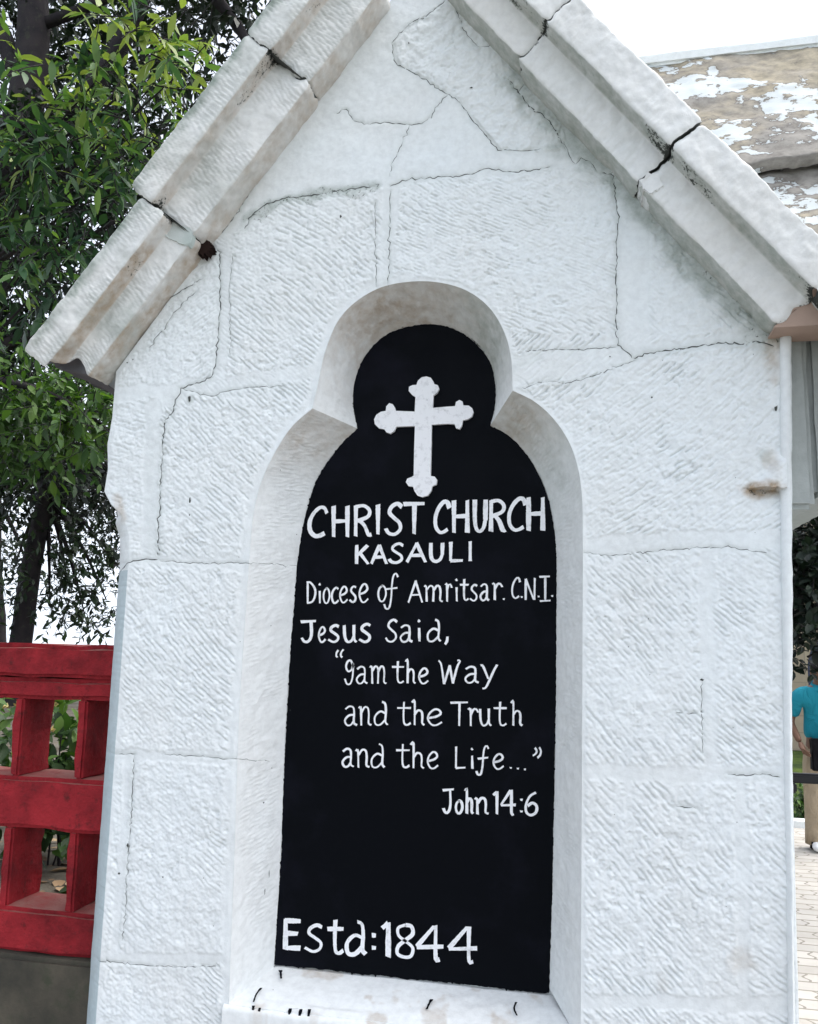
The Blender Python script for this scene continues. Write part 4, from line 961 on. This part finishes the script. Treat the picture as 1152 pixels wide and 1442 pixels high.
def crown_scatter(clusters, L, Wd, detailed, per_twig=7, tint0=.4):
    """clusters: (centre, radius xyz, leaf count); leaves sit on short twigs"""
    Ps, As, Ns, Ts, tw = [], [], [], [], []
    for c, r, n, tb in clusters:
        c = np.array(c); r = np.array(r if hasattr(r, '__len__') else (r, r, r)); nt = max(1, n//per_twig)
        o = rdir(nt)*(RNG.random(nt)**.45)[:, None]; root = c+o*r
        d = rdir(nt)*.7+o*.6+np.array([0, 0, -.15]); d /= np.linalg.norm(d, axis=1)[:, None]; ln_ = L*(1.6+1.4*RNG.random(nt))
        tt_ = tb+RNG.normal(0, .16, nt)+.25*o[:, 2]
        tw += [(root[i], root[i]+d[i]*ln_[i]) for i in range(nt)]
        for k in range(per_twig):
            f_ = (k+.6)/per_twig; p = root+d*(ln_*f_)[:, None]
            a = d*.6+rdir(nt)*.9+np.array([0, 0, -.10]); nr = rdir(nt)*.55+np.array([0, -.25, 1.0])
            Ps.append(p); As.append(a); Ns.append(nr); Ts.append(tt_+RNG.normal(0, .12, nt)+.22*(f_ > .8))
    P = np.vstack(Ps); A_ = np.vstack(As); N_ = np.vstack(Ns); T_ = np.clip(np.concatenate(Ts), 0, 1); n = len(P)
    Ls = L*(.45+.85*RNG.random(n)); V, F, k = leaves(P, A_, N_, Ls, Ls*Wd, detailed)
    return V, F, np.repeat(T_, k), tw
def tree(name, label, trunk, limbs, clusters, L, Wd, lm, detailed=False, group=None, twigs=True, per_twig=7):
    base = trunk[0][0]; root = empty(name, label, 'tree', group, loc=tuple(base))
    V, F = tube([trunk], 12); t_ = adopt(link('trunk', np_mesh('trunk', V, F), M_BARK), root)
    V, F, tn, tw = crown_scatter(clusters, L, Wd, detailed, per_twig)
    bl = list(limbs)
    if twigs:
        sel = tw if len(tw) < 1500 else [tw[i] for i in RNG.choice(len(tw), 1500, replace=False)]
        bl += [([a, (a+b)/2+RNG.normal(0, .01, 3), b], [L*.035, L*.025, L*.01]) for a, b in sel]
    V2, F2 = tube(bl, 5); adopt(link('branches', np_mesh('branches', V2, F2), M_BARK), root)
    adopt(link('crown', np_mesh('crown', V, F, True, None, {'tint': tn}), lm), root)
    return root
# -- near broadleaf with lance shaped young shoots, upper left
def near_tree():
    Y = 2.0
    def cl(x, y, r, n, tb, dy=0): return (A3(x, y, Y+dy), np.array([r, .35, r*.8]), n, tb)
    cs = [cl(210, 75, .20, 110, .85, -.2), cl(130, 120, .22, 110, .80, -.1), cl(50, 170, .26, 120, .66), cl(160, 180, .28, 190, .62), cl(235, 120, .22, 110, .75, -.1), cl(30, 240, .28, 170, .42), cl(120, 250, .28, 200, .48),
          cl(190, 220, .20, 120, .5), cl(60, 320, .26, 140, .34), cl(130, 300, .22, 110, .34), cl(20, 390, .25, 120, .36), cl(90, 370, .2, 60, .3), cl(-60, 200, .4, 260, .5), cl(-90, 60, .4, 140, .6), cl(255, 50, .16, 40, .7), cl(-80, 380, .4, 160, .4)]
    t0 = np.array([-4.9, 2.7, TZ]); trunk = ([t0, t0+(.1, -.1, 1.2), t0+(.25, -.2, 2.4), t0+(.5, -.3, 3.6)], [.10, .085, .07, .04])
    lim = []
    for c, *_ in cs:
        h = np.clip(c[2]-.5-.3*random.random(), TZ+.8, TZ+3.3); f = (h-TZ)/3.6; s = t0+np.array([.5*f, -.3*f, h-TZ])
        lim.append(([s, s*.5+c*.5+np.array([0, 0, -.12]), c, c+(c-s)*.12+(0, 0, .08)], [.028, .018, .008, .003]))
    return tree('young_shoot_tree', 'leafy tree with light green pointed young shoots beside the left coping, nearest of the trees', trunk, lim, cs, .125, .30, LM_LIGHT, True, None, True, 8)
near_tree()
# -- dark big tree with thick limbs, top left
def old_tree():
    Y = 5.5
    def cl(x, y, rx, rz, n, tb=.35, dy=0): return (A3(x, y, Y+dy), np.array([rx, .9, rz]), n, tb)
    t0 = A3(-120, 900, Y); t0[2] = TZ
    trunk = ([t0, A3(-60, 500, Y), A3(10, 250, Y), A3(48, 60, Y), A3(40, -120, Y)], [.34, .27, .22, .19, .14])
    lim = [([A3(10, 250, Y), A3(60, 200, Y), A3(140, 110, Y), A3(200, 0, Y), A3(230, -100, Y)], [.13, .13, .12, .10, .07]), ([A3(30, 120, Y), A3(-10, 20, Y), A3(-60, -60, Y)], [.12, .09, .06]),
           ([A3(360, 80, Y-.3), A3(330, 30, Y-.3), A3(285, -30, Y-.3), A3(250, -100, Y)], [.04, .06, .07, .07]), ([A3(40, 40, Y), A3(95, 20, Y), A3(170, -10, Y), A3(260, -40, Y)], [.07, .06, .05, .04]),
           ([A3(-60, 500, Y), A3(20, 480, Y), A3(90, 440, Y), A3(170, 330, Y)], [.09, .07, .05, .03]), ([A3(-40, 420, Y), A3(60, 380, Y), A3(130, 330, Y), A3(190, 300, Y)], [.05, .04, .03, .02])]
    cs = [cl(60, 60, .9, .7, 300, .3, 1), cl(180, 60, .9, .7, 800, .35, .8), cl(280, 30, .8, .55, 800), cl(360, 0, .5, .5, 500), cl(60, 240, .9, .8, 1700), cl(160, 220, .8, .8, 1500), cl(210, 300, .35, .5, 300), cl(40, 380, .9, .7, 1000), cl(110, 390, .5, .45, 350), cl(20, 500, .7, .5, 500),
          cl(-100, 100, 1.2, 1.2, 800, .3, .6), cl(15, 40, .7, .6, 700, .3, 1.2), cl(90, 20, .7, .4, 500, .3, 1.2), cl(-80, 400, 1.2, 1.2, 1300), cl(200, -140, 2.0, .8, 1200), cl(-40, 270, .8, 1.2, 800, .25, 1), cl(150, 150, 1.2, 1.2, 1600, .2, 1.2), cl(300, 60, .9, .7, 500, .2, 1)]
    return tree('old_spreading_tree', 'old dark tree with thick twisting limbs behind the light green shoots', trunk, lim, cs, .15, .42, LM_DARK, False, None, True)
old_tree()
# -- mid tree: brighter drooping leaves under the coping end
def mid_tree():
    Y = 4.0
    def cl(x, y, rx, rz, n, tb=.5, dy=0): return (A3(x, y, Y+dy), np.array([rx, .6, rz]), n, tb)
    t0 = A3(-160, 900, Y); t0[2] = TZ
    trunk = ([t0, A3(-150, 760, Y), A3(-120, 600, Y), A3(-90, 480, Y)], [.12, .10, .08, .05])
    cs = [cl(60, 570, .55, .26, 650, .55), cl(120, 600, .40, .22, 420, .62, -.3), cl(30, 630, .5, .28, 420, .5), cl(140, 560, .3, .15, 160, .6), cl(-60, 600, .8, .5, 600), cl(-60, 480, .6, .4, 300), cl(70, 540, .5, .18, 260, .3, .5)]
    lim = [([A3(-120, 600, Y), A3(-40, 540, Y), A3(40, 545, Y), A3(110, 575, Y), A3(160, 610, Y)], [.05, .04, .03, .02, .008]), ([A3(-130, 640, Y), A3(-50, 610, Y), A3(30, 620, Y)], [.04, .03, .01])]
    return tree('low_branch_tree', 'leafy tree with low bright green boughs under the left coping end', trunk, lim, cs, .12, .40, LM_MID, True, None, True)
mid_tree()
# -- leaning trunks behind the balustrade and airy crown against the sky
def lean_tree(bx, tx, Y, sc, extra, label, dens):
    t0 = A3(bx, 905, Y); top = A3(tx, 690, Y)
    base = t0.copy(); k = (TZ-t0[2])/(top[2]-t0[2]); base = t0+(top-t0)*k
    trunk = ([base, t0, (t0+top)/2+np.array([-.05, 0, 0]), top, top+(top-t0)*1.0], [sc*1.1, sc, sc*.85, sc*.7, sc*.35])
    cs = [(A3(x, y, Y+dy), np.array([rx, 1.2, rz]), int(n*dens), tb) for x, y, rx, rz, n, tb, dy in extra]
    lim = [([trunk[0][3], trunk[0][3]*.4+c[0]*.6+np.array([0, 0, .1]), c[0]], [sc*.35, sc*.2, sc*.05]) for c in cs]
    return tree('leaning_tree', label, trunk, lim, cs, .135, .42, LM_DARK, False, 'leaning trees behind the balustrade', True)
lean_tree(28, 66, 8.0, .135, [(70, 660, 1.1, .6, 1300, .2, 0), (130, 640, 1.0, .6, 1300, .1, .5), (100, 755, .9, .40, 520, .7, 0), (150, 780, .9, .40, 420, .7, .5), (95, 820, .7, .35, 280, .6, .3), (150, 845, .8, .25, 330, .6, .4), (120, 868, .8, .16, 170, .6, .4), (70, 850, .5, .2, 90, .6, .2), (60, 700, 1.0, .4, 400, .4, .3), (180, 700, 1.0, .9, 1000, .2, .8), (20, 800, .6, .4, 260, .5, 1), (60, 600, .9, .6, 900, .1, -1.3), (120, 650, .6, .5, 900, .0, -1.3), (100, 540, .9, .5, 600, .15, -1.0), (40, 520, .9, .5, 600, .2, -1.0)],
          'dark tree with leaning trunk rising just left of the white pier', 1.15)
lean_tree(-8, -12, 9.5, .16, [(20, 640, 1.2, .8, 1100, .3, 0), (0, 740, .8, .6, 300, .5, 0), (-90, 700, 1.3, 1.5, 800, .3, 0), (40, 800, .8, .5, 160, .5, 0), (110, 690, 1.4, .6, 400, .4, 1.0)],
          'dark upright tree trunk at the left edge behind the balustrade', 1.0)

# -- shrubs and sprout seen through the balustrade openings
def shrub(name, label, c, r, n, L, lm, flowers=0, gz=None):
    gz = TZ if gz is None else gz
    root = empty(name, label, 'shrub', None, loc=(c[0], c[1], gz))
    V, F, tn, tw = crown_scatter([(np.array(c), np.array(r), n, .45)], L, .55, True, 5)
    adopt(link('foliage', np_mesh('foliage', V, F, True, None, {'tint': tn}), lm), root)
    st = [([np.array([c[0]+random.uniform(-.1, .1), c[1], gz-.02]), np.array(c)+RNG.normal(0, .1, 3)*np.array(r)*2+(0, 0, .1*i*.1)], [.004, .003]) for i in range(6)]
    V, F = tube(st, 5); adopt(link('stem', np_mesh('stem', V, F), M_BARK), root)
    if flowers:
        q = np.array(c)+rdir(flowers)*np.array(r)*.85; q[:, 2] = np.maximum(q[:, 2], c[2]+r[2]*(.45+.35*RNG.random(flowers))); q[:, 1] -= r[1]*.5
        V, F, k = leaves(np.repeat(q, 5, 0), rdir(flowers*5), rdir(flowers*5), np.full(flowers*5, .025), np.full(flowers*5, .02), False)
        adopt(link('blossom', np_mesh('blossom', V, F, True), mat('cream_petal', (.62, .52, .22), .6)[0]), root)
    return root
c1 = A3(84, 1030, 1.35); c2 = A3(0, 1075, 1.8)
shrub('flowering_shrub', 'leafy shrub with cream yellow blossom seen through the upper balustrade opening', (c1[0], c1[1], c1[2]-.12), (.30, .25, .30), 1200, .075, LM_MID, 16)
shrub('low_shrub', 'dark green low shrub behind the balustrade at the left edge', (c2[0]-.2, c2[1], c2[2]-.03), (.3, .2, .14), 260, .08, LM_MID)
# sprout standing on the bottom rail's top inside the lower opening
def sprout():
    b = at(66, 1283, FY+.20); z0 = TZ
    root = empty('sprout', 'small green broad leaved sprout in the lower balustrade opening', 'plant', None, loc=(b.x, b.y+.05, z0))
    n = 11; th = RNG.random(n)*6.28; P = np.array([b.x, b.y+.05, b.z-.01])+np.column_stack([RNG.normal(0, .008, n), RNG.normal(0, .008, n), RNG.random(n)*.05])
    A_ = np.column_stack([np.cos(th), np.sin(th)*.6, .5+.4*RNG.random(n)]); N_ = np.tile([0, -.5, 1.0], (n, 1))+RNG.normal(0, .2, (n, 3))
    V, F, k = leaves(P, A_, N_, .06+.03*RNG.random(n), .035+.01*RNG.random(n), True, .35)
    adopt(link('foliage', np_mesh('foliage', V, F, True, None, {'tint': np.repeat(.45+.3*RNG.random(n), k)}), LM_MID), root)
    V, F = tube([([np.array([b.x, b.y+.05, z0-.01]), np.array([b.x+.01, b.y+.05, b.z+.04])], [.004, .003])], 5); adopt(link('stem', np_mesh('stem', V, F), M_BARK), root)
sprout()
# fallen leaves on the terrace
nf = 420; q = np.column_stack([-2.6+RNG.random(nf)*2.2, .8+RNG.random(nf)*3.2, np.full(nf, TZ+.006)])
V, F, k = leaves(q, np.column_stack([RNG.normal(size=(nf, 2)), RNG.normal(0, .1, nf)]), np.tile([0, 0, 1.0], (nf, 1))+RNG.normal(0, .15, (nf, 3)), .06+.05*RNG.random(nf), .03+.02*RNG.random(nf), True, .1)
M_DRY = leaf_mat('dry_leaf', [(0, (.10, .06, .035)), (.5, (.22, .14, .08)), (1, (.34, .24, .14))], .1, .7)
tag(link('fallen_leaves', np_mesh('fallen_leaves', V, F, True, None, {'tint': np.repeat(RNG.random(nf), k)}), M_DRY), 'scattered dry brown leaves on the soil behind the balustrade', 'leaves', kind='stuff')

# ================================================================== RIGHT: CHURCH, TREE, GATE BAR, PERSON
CHY = 15.0
def ashlar():
    m_, n, l, b = mat('cream_ashlar', (.4, .36, .28), .9, .15); q = NB(n, l)
    t = q.new('ShaderNodeTexCoord'); mp = q.new('ShaderNodeMapping'); mp.inputs['Rotation'].default_value = (math.radians(90), 0, 0); l.new(t.outputs['Object'], mp.inputs[0])
    br = q.new('ShaderNodeTexBrick'); l.new(mp.outputs[0], br.inputs['Vector']); br.inputs['Scale'].default_value = 1; br.inputs['Brick Width'].default_value = .7; br.inputs['Row Height'].default_value = .3; br.inputs['Mortar Size'].default_value = .012
    br.inputs['Color1'].default_value = (.42, .36, .26, 1); br.inputs['Color2'].default_value = (.34, .29, .215, 1); br.inputs['Mortar'].default_value = (.25, .22, .17, 1)
    l.new(q.mix(q.noise(8, 6, .7, t.outputs['Object']), br.outputs['Color'], (.30, .25, .19)), b.inputs['Base Color']); return m_
M_ASH = ashlar()
c0 = at(1100, 1000, CHY); church = empty('church_building', 'cream stone church wall with dark pointed window far behind the gateway', 'church', loc=(c0.x, CHY, 0))
w0 = at(1139, 975, CHY); w1 = at(1139, 903, CHY); WX0, WX1 = w0.x, w0.x+.9; WZ0, WZ1 = at(1145, 978, CHY).z-1.0, w1.z
# wall in pieces around the lancet opening
arch = [(WX0, WZ0), (WX0, WZ1-.5)]+[(WX0+.9*.5*(1-math.cos(a)), WZ1-.5+.62*math.sin(a)) for a in np.linspace(.15, 1.45, 7)]+[(WX0+.45, WZ1+.14)]
arch = arch+[(2*WX0+.9-x, z) for x, z in arch[-2::-1]]
cx0, cx1 = c0.x-1.5, c0.x+14
bm = bmesh.new()
oute = [bm.verts.new((x, CHY, z)) for x, z in ((cx0, -.02), (cx1, -.02), (cx1, 6), (cx0, 6))]; inn = [bm.verts.new((x, CHY, z)) for x, z in arch]
ed = [bm.edges.new((oute[i], oute[(i+1) % 4])) for i in range(4)]+[bm.edges.new((inn[i], inn[(i+1) % len(inn)])) for i in range(len(inn))]
bmesh.ops.triangle_fill(bm, use_beauty=True, edges=ed)
ret = bmesh.ops.extrude_face_region(bm, geom=bm.faces[:]); 
for v in [g for g in ret['geom'] if isinstance(g, bmesh.types.BMVert)]: v.co.y += .45
bmesh.ops.recalc_face_normals(bm, faces=bm.faces[:])
me = bpy.data.meshes.new('wall'); bm.to_mesh(me); bm.free(); adopt(link('wall', me, M_ASH), church)
adopt(prism('window', arch, CHY+.22, CHY+.26, mat('dark_blue_glazing', (.02, .03, .075), .25, .5)[0], None), church)
adopt(prism('roof', [(cx0-.3, 6.0), (cx1, 6.0), (cx1, 6.2), (cx0-.3, 6.2)], CHY-.3, CHY+.6, M_CONC, None), church)
# hedge plants and grass at the foot of the church
for k in range(2):
    p = at_z(1126+k*20, 1149, 0)
    c = (p.x, p.y, .20); 
    sh = shrub('border_shrub', ['dark green border shrub just right of the white pier, behind the gate bar', 'dark green border shrub behind the trousers of the person', 'border shrub at the right edge, half hidden by the person', 'border shrub beyond the right edge of the gateway view'][k], c, (.22, .2, .20), 240, .07, LM_MID, 0, 0.0)
# tree at right with hanging dark leaves
def right_tree():
    Y = 5.0
    t0 = np.array([5.6, 6.2, 0.0])
    trunk = ([t0, t0+(.0, 0, 1.5), t0+(-.2, -.2, 3.0), t0+(-.6, -.4, 4.4)], [.20, .17, .14, .08])
    cs = [(A3(x, y, Y), np.array([rx, .6, rz]), n, tb) for x, y, rx, rz, n, tb in [(1130, 760, .22, .30, 420, .2), (1120, 830, .22, .28, 420, .2), (1150, 830, .3, .3, 420, .2), (1125, 895, .12, .18, 150, .25), (1112, 880, .14, .2, 160, .2), (1190, 780, .5, .5, 600, .3), (1260, 760, .8, .7, 900, .3), (1150, 700, .4, .3, 400, .3), (1090, 800, .3, .4, 300, .3), (1250, 600, 1.0, .8, 1000, .4), (1137, 925, .06, .06, 18, .3), (1150, 880, .15, .15, 100, .25), (1135, 800, .3, .35, 700, .1)]]
    lim = [([trunk[0][2], trunk[0][2]*.5+c[0]*.5+np.array([0, 0, .2]), c[0]], [.06, .035, .01]) for c in cs]
    return tree('overhanging_tree', 'dark leafy tree overhanging the gateway right of the white pier', trunk, lim, cs, .085, .6, LM_DARK, True, None, True)
right_tree()
# black gate bar
M_IRON = mat('black_iron', (.008, .008, .010), .5, .4)[0]
ga = at(1113, 1089, .55); gbp = at(1152, 1092, .55)
gate = empty('gate_bar', 'black iron bar closing the gateway right of the white pier', 'gate', loc=(ga.x, .55, 0))
adopt(rough_box('bar', ga.x-.03, 1.92, .537, .563, ga.z-.024, ga.z+.002, M_IRON, None, .001, .1, 5), gate)
adopt(rough_box('hinge', ga.x-.012, ga.x+.012, .53, .57, ga.z-.05, ga.z-.022, M_IRON, None, .001, .05, 6), gate)

# ---- person
def person():
    base = at_z(1158, 1197, 0); Y = base.y
    def q(x, y, dy=0): return np.array(at(x, y, Y+dy))
    sc_ = (Y+CAMD)/FPX      # metres per photo pixel at that depth, roughly
    cx = q(1157, 1000)[0]
    root = empty('person', 'person in turquoise polo shirt, beige trousers and white striped trainers standing beyond the black bar', 'person', loc=(cx, Y, 0))
    M_SKIN = mat('skin', (.16, .085, .055), .55)[0]; M_HAIR = mat('black_hair', (.008, .007, .007), .6)[0]
    def cloth(name, col, sc=60):
        m_, n, l, b = mat(name, col, .85, .15); w = NB(n, l); c = w.coord()
        l.new(w.mix(w.noise(9, 5, .6, c), col, tuple(k*.72 for k in col)), b.inputs['Base Color']); l.new(w.bump(w.noise(9, 4, .5, w.coord((1, 1, .5)), 1.2), 1.0, .05), b.inputs['Normal']); return m_
    M_POLO = cloth('turquoise_jersey', (.02, .27, .36)); M_TROU = cloth('beige_cotton', (.42, .34, .24)); M_SHOE = mat('white_trainer', (.75, .76, .77), .6)[0]; M_BLK = cloth('black_cloth', (.008, .008, .010))
    def skin(name, verts, edges, rad, m_, root_i=0, sub=2):
        me_ = bpy.data.meshes.new(name); me_.from_pydata([tuple(v) for v in verts], edges, []); me_.update()
        o = link(name, me_, m_); sk = o.modifiers.new('skin', 'SKIN'); sk.use_smooth_shade = True
        for i, r in enumerate(rad):
            sv_ = me_.skin_vertices[0].data[i]; sv_.radius = r if hasattr(r, '__len__') else (r, r); sv_.use_root = (i == root_i)
        if sub: s_ = o.modifiers.new('sub', 'SUBSURF'); s_.levels = s_.render_levels = sub
        return adopt(o, root)
    z = lambda y_: q(1157, y_)[2]
    shz, hipz = z(990), z(1085)
    sw = .20
    P = lambda x, y, zz: np.array([cx+x, Y+y, zz])
    H_ = 1.72
    # body: one continuous skinned surface (pelvis root, legs, torso, arms, neck, head)
    rS, lS = P(-sw, 0, 1.42), P(sw, 0, 1.42)
    rE, rW = P(-.285, .03, 1.16), P(-.235, -.13, .985)
    lE, lW = P(.285, .03, 1.16), P(.26, -.10, .93)
    vb_ = [P(0, 0, .93), P(0, 0, 1.12), P(0, 0, 1.32), P(0, .01, 1.45), P(0, 0, 1.53), P(0, -.02, 1.60), P(0, -.015, 1.69),
           rS, rE, rW, lS, lE, lW, P(-.10, 0, .86), P(-.105, -.01, .50), P(-.11, .02, .09), P(.10, 0, .86), P(.105, -.01, .50), P(.13, .02, .09)]
    eb = [(0, 1), (1, 2), (2, 3), (3, 4), (4, 5), (5, 6), (3, 7), (7, 8), (8, 9), (3, 10), (10, 11), (11, 12), (0, 13), (13, 14), (14, 15), (0, 16), (16, 17), (17, 18)]
    rb_ = [(.15, .11), (.14, .10), (.155, .105), (.10, .08), (.055, .06), (.075, .095), (.075, .09), .058, .042, .028, .058, .042, .028, .085, .056, .04, .085, .056, .04]
    body = skin('body', vb_, eb, rb_, M_SKIN)
    # hands: palm with five fingers
    for s, w_, e_ in ((-1, rW, rE), (1, lW, lE)):
        d = w_-e_; d /= np.linalg.norm(d); sd_ = np.array([0, -1.0, .2]); sd_ -= d*(sd_@d); sd_ /= np.linalg.norm(sd_); up_ = np.cross(d, sd_)
        hv = [w_, w_+d*.05, w_+d*.09]; he = [(0, 1), (1, 2)]; hr = [.024, (.034, .016), (.034, .014)]
        for k, (off, ln_) in enumerate(((-.027, .068), (-.009, .078), (.009, .074), (.026, .058))):
            b_ = w_+d*.095+sd_*off; n0_ = len(hv)
            hv += [b_, b_+d*ln_*.5+up_*.012*s, b_+d*ln_*.85+up_*.035*s]; he += [(2, n0_), (n0_, n0_+1), (n0_+1, n0_+2)]; hr += [.0095, .0085, .007]
        n0_ = len(hv); b_ = w_+d*.035+sd_*(-.032); hv += [b_, b_+d*.035-sd_*.02, b_+d*.065-sd_*.024]; he += [(1, n0_), (n0_, n0_+1), (n0_+1, n0_+2)]; hr += [.012, .010, .008]
        skin('hand', hv, he, hr, M_SKIN, 0, 1)
    # polo shirt: torso shell, sleeves, collar
    vt = [P(0, 0, .97), P(0, 0, 1.12), P(0, 0, 1.30), P(0, .005, 1.43), P(0, 0, 1.49), P(-sw+.01, 0, 1.43), P(-.245, .015, 1.30), P(-.272, .025, 1.20), P(sw-.01, 0, 1.43), P(.245, .015, 1.30), P(.272, .025, 1.20)]
    skin('polo_shirt', vt, [(0, 1), (1, 2), (2, 3), (3, 4), (3, 5), (5, 6), (6, 7), (3, 8), (8, 9), (9, 10)], [(.195, .135), (.185, .13), (.195, .13), (.17, .115), (.085, .08), .094, .080, .076, .094, .080, .076], M_POLO)
    th = np.linspace(0, 2*np.pi, 24, endpoint=False)
    cv = np.concatenate([np.column_stack([cx+np.cos(th)*r_, Y+np.sin(th)*r_*1.05-.005, z_+np.sin(th)*.025]) for r_, z_ in ((.066, 1.52), (.076, 1.535), (.098, 1.485))])
    qi = np.arange(72).reshape(3, 24); q2 = np.roll(qi, -1, 1); F_ = np.stack([qi[:-1].ravel(), q2[:-1].ravel(), q2[1:].ravel(), qi[1:].ravel()], 1)
    adopt(link('collar', np_mesh('collar', cv, [F_]), M_POLO), root)
    # trousers
    vt = [P(0, 0, 1.04), P(0, 0, .92), P(-.105, 0, .80), P(-.115, -.015, .48), P(-.118, .0, .065), P(.105, 0, .80), P(.115, -.015, .48), P(.135, .0, .065)]
    skin('trousers', vt, [(0, 1), (1, 2), (2, 3), (3, 4), (1, 5), (5, 6), (6, 7)], [(.16, .115), (.165, .12), (.092, .105), (.080, .09), (.078, .09), (.092, .105), (.080, .09), (.078, .09)], M_TROU)
    for x_ in (-.118, .135):
        cv = np.concatenate([np.column_stack([cx+x_+np.cos(th)*r_, Y+.0+np.sin(th)*r_*1.18, np.full(24, z_)+np.sin(th*2)*.004]) for r_, z_ in ((.070, .30), (.081, .16), (.084, .050), (.076, .052))])
        qi = np.arange(96).reshape(4, 24); q2 = np.roll(qi, -1, 1)
        adopt(link('trouser_cuff', np_mesh('trouser_cuff', cv, [np.stack([qi[:-1].ravel(), q2[:-1].ravel(), q2[1:].ravel(), qi[1:].ravel()], 1)]), M_TROU), root)
    # trainers
    for s, x_ in ((-1, -.118), (1, .137)):
        vt = [P(x_, .05, .055), P(x_, -.02, .06), P(x_-.005, -.11, .045), P(x_-.01, -.19, .038)]
        sh_ = skin('shoe', vt, [(0, 1), (1, 2), (2, 3)], [(.045, .05), (.048, .055), (.048, .042), (.042, .032)], M_SHOE)
        for k in range(3):
            y_ = Y-.03-.028*k; vx = cx+x_-.053
            V_ = np.array([(vx, y_, .02), (vx, y_-.012, .02), (vx+.004, y_-.004, .085), (vx+.004, y_+.008, .085)])
            st_ = adopt(link('shoe_stripe', np_mesh('shoe_stripe', np.vstack([V_, V_+np.array([.012, 0, 0])]), [np.array([[0, 1, 2, 3], [4, 7, 6, 5], [0, 4, 5, 1], [1, 5, 6, 2], [2, 6, 7, 3], [3, 7, 4, 0]])], False), M_BLK), root)
    # head details
    hc = P(0, -.02, 1.63)
    def ball(name, c, r, m_, seg=20):
        u, v = np.meshgrid(np.linspace(0, 2*np.pi, seg, endpoint=False), np.linspace(.02, np.pi-.02, seg//2), indexing='ij')
        V_ = np.stack([c[0]+r[0]*np.cos(u)*np.sin(v), c[1]+r[1]*np.sin(u)*np.sin(v), c[2]+r[2]*np.cos(v)], -1).reshape(-1, 3); n_ = seg//2
        ix = np.arange(seg*n_).reshape(seg, n_); i2 = np.roll(ix, -1, 0)
        return adopt(link(name, np_mesh(name, V_, [np.stack([ix[:, :-1].ravel(), ix[:, 1:].ravel(), i2[:, 1:].ravel(), i2[:, :-1].ravel()], 1)]), m_), root)
    ball('hair', hc+np.array([0, .022, .055]), (.085, .098, .085), M_HAIR)
    for s in (-1, 1):
        ball('ear', hc+np.array([s*.078, .005, 0]), (.012, .02, .032), M_SKIN, 12); ball('eye', hc+np.array([s*.032, -.088, .012]), (.012, .008, .007), M_HAIR, 10)
    ball('nose', hc+np.array([0, -.098, -.022]), (.014, .018, .022), M_SKIN, 12); ball('mouth', hc+np.array([0, -.090, -.06]), (.024, .008, .007), mat('lip', (.12, .05, .045), .5)[0], 12)
    # black bag worn across the front
    bag = empty('waist_bag', 'black cloth bag hanging in front of the person in turquoise', 'bag', loc=(cx, Y-.16, 1.0))
    adopt(rough_box('pouch', cx-.155, cx+.15, Y-.22, Y-.13, .74, 1.03, M_BLK, None, .006, .03, 8), bag)
    adopt(rough_box('flap', cx-.158, cx+.152, Y-.226, Y-.219, .90, 1.035, M_BLK, None, .002, .05, 9), bag)
    return root
person()
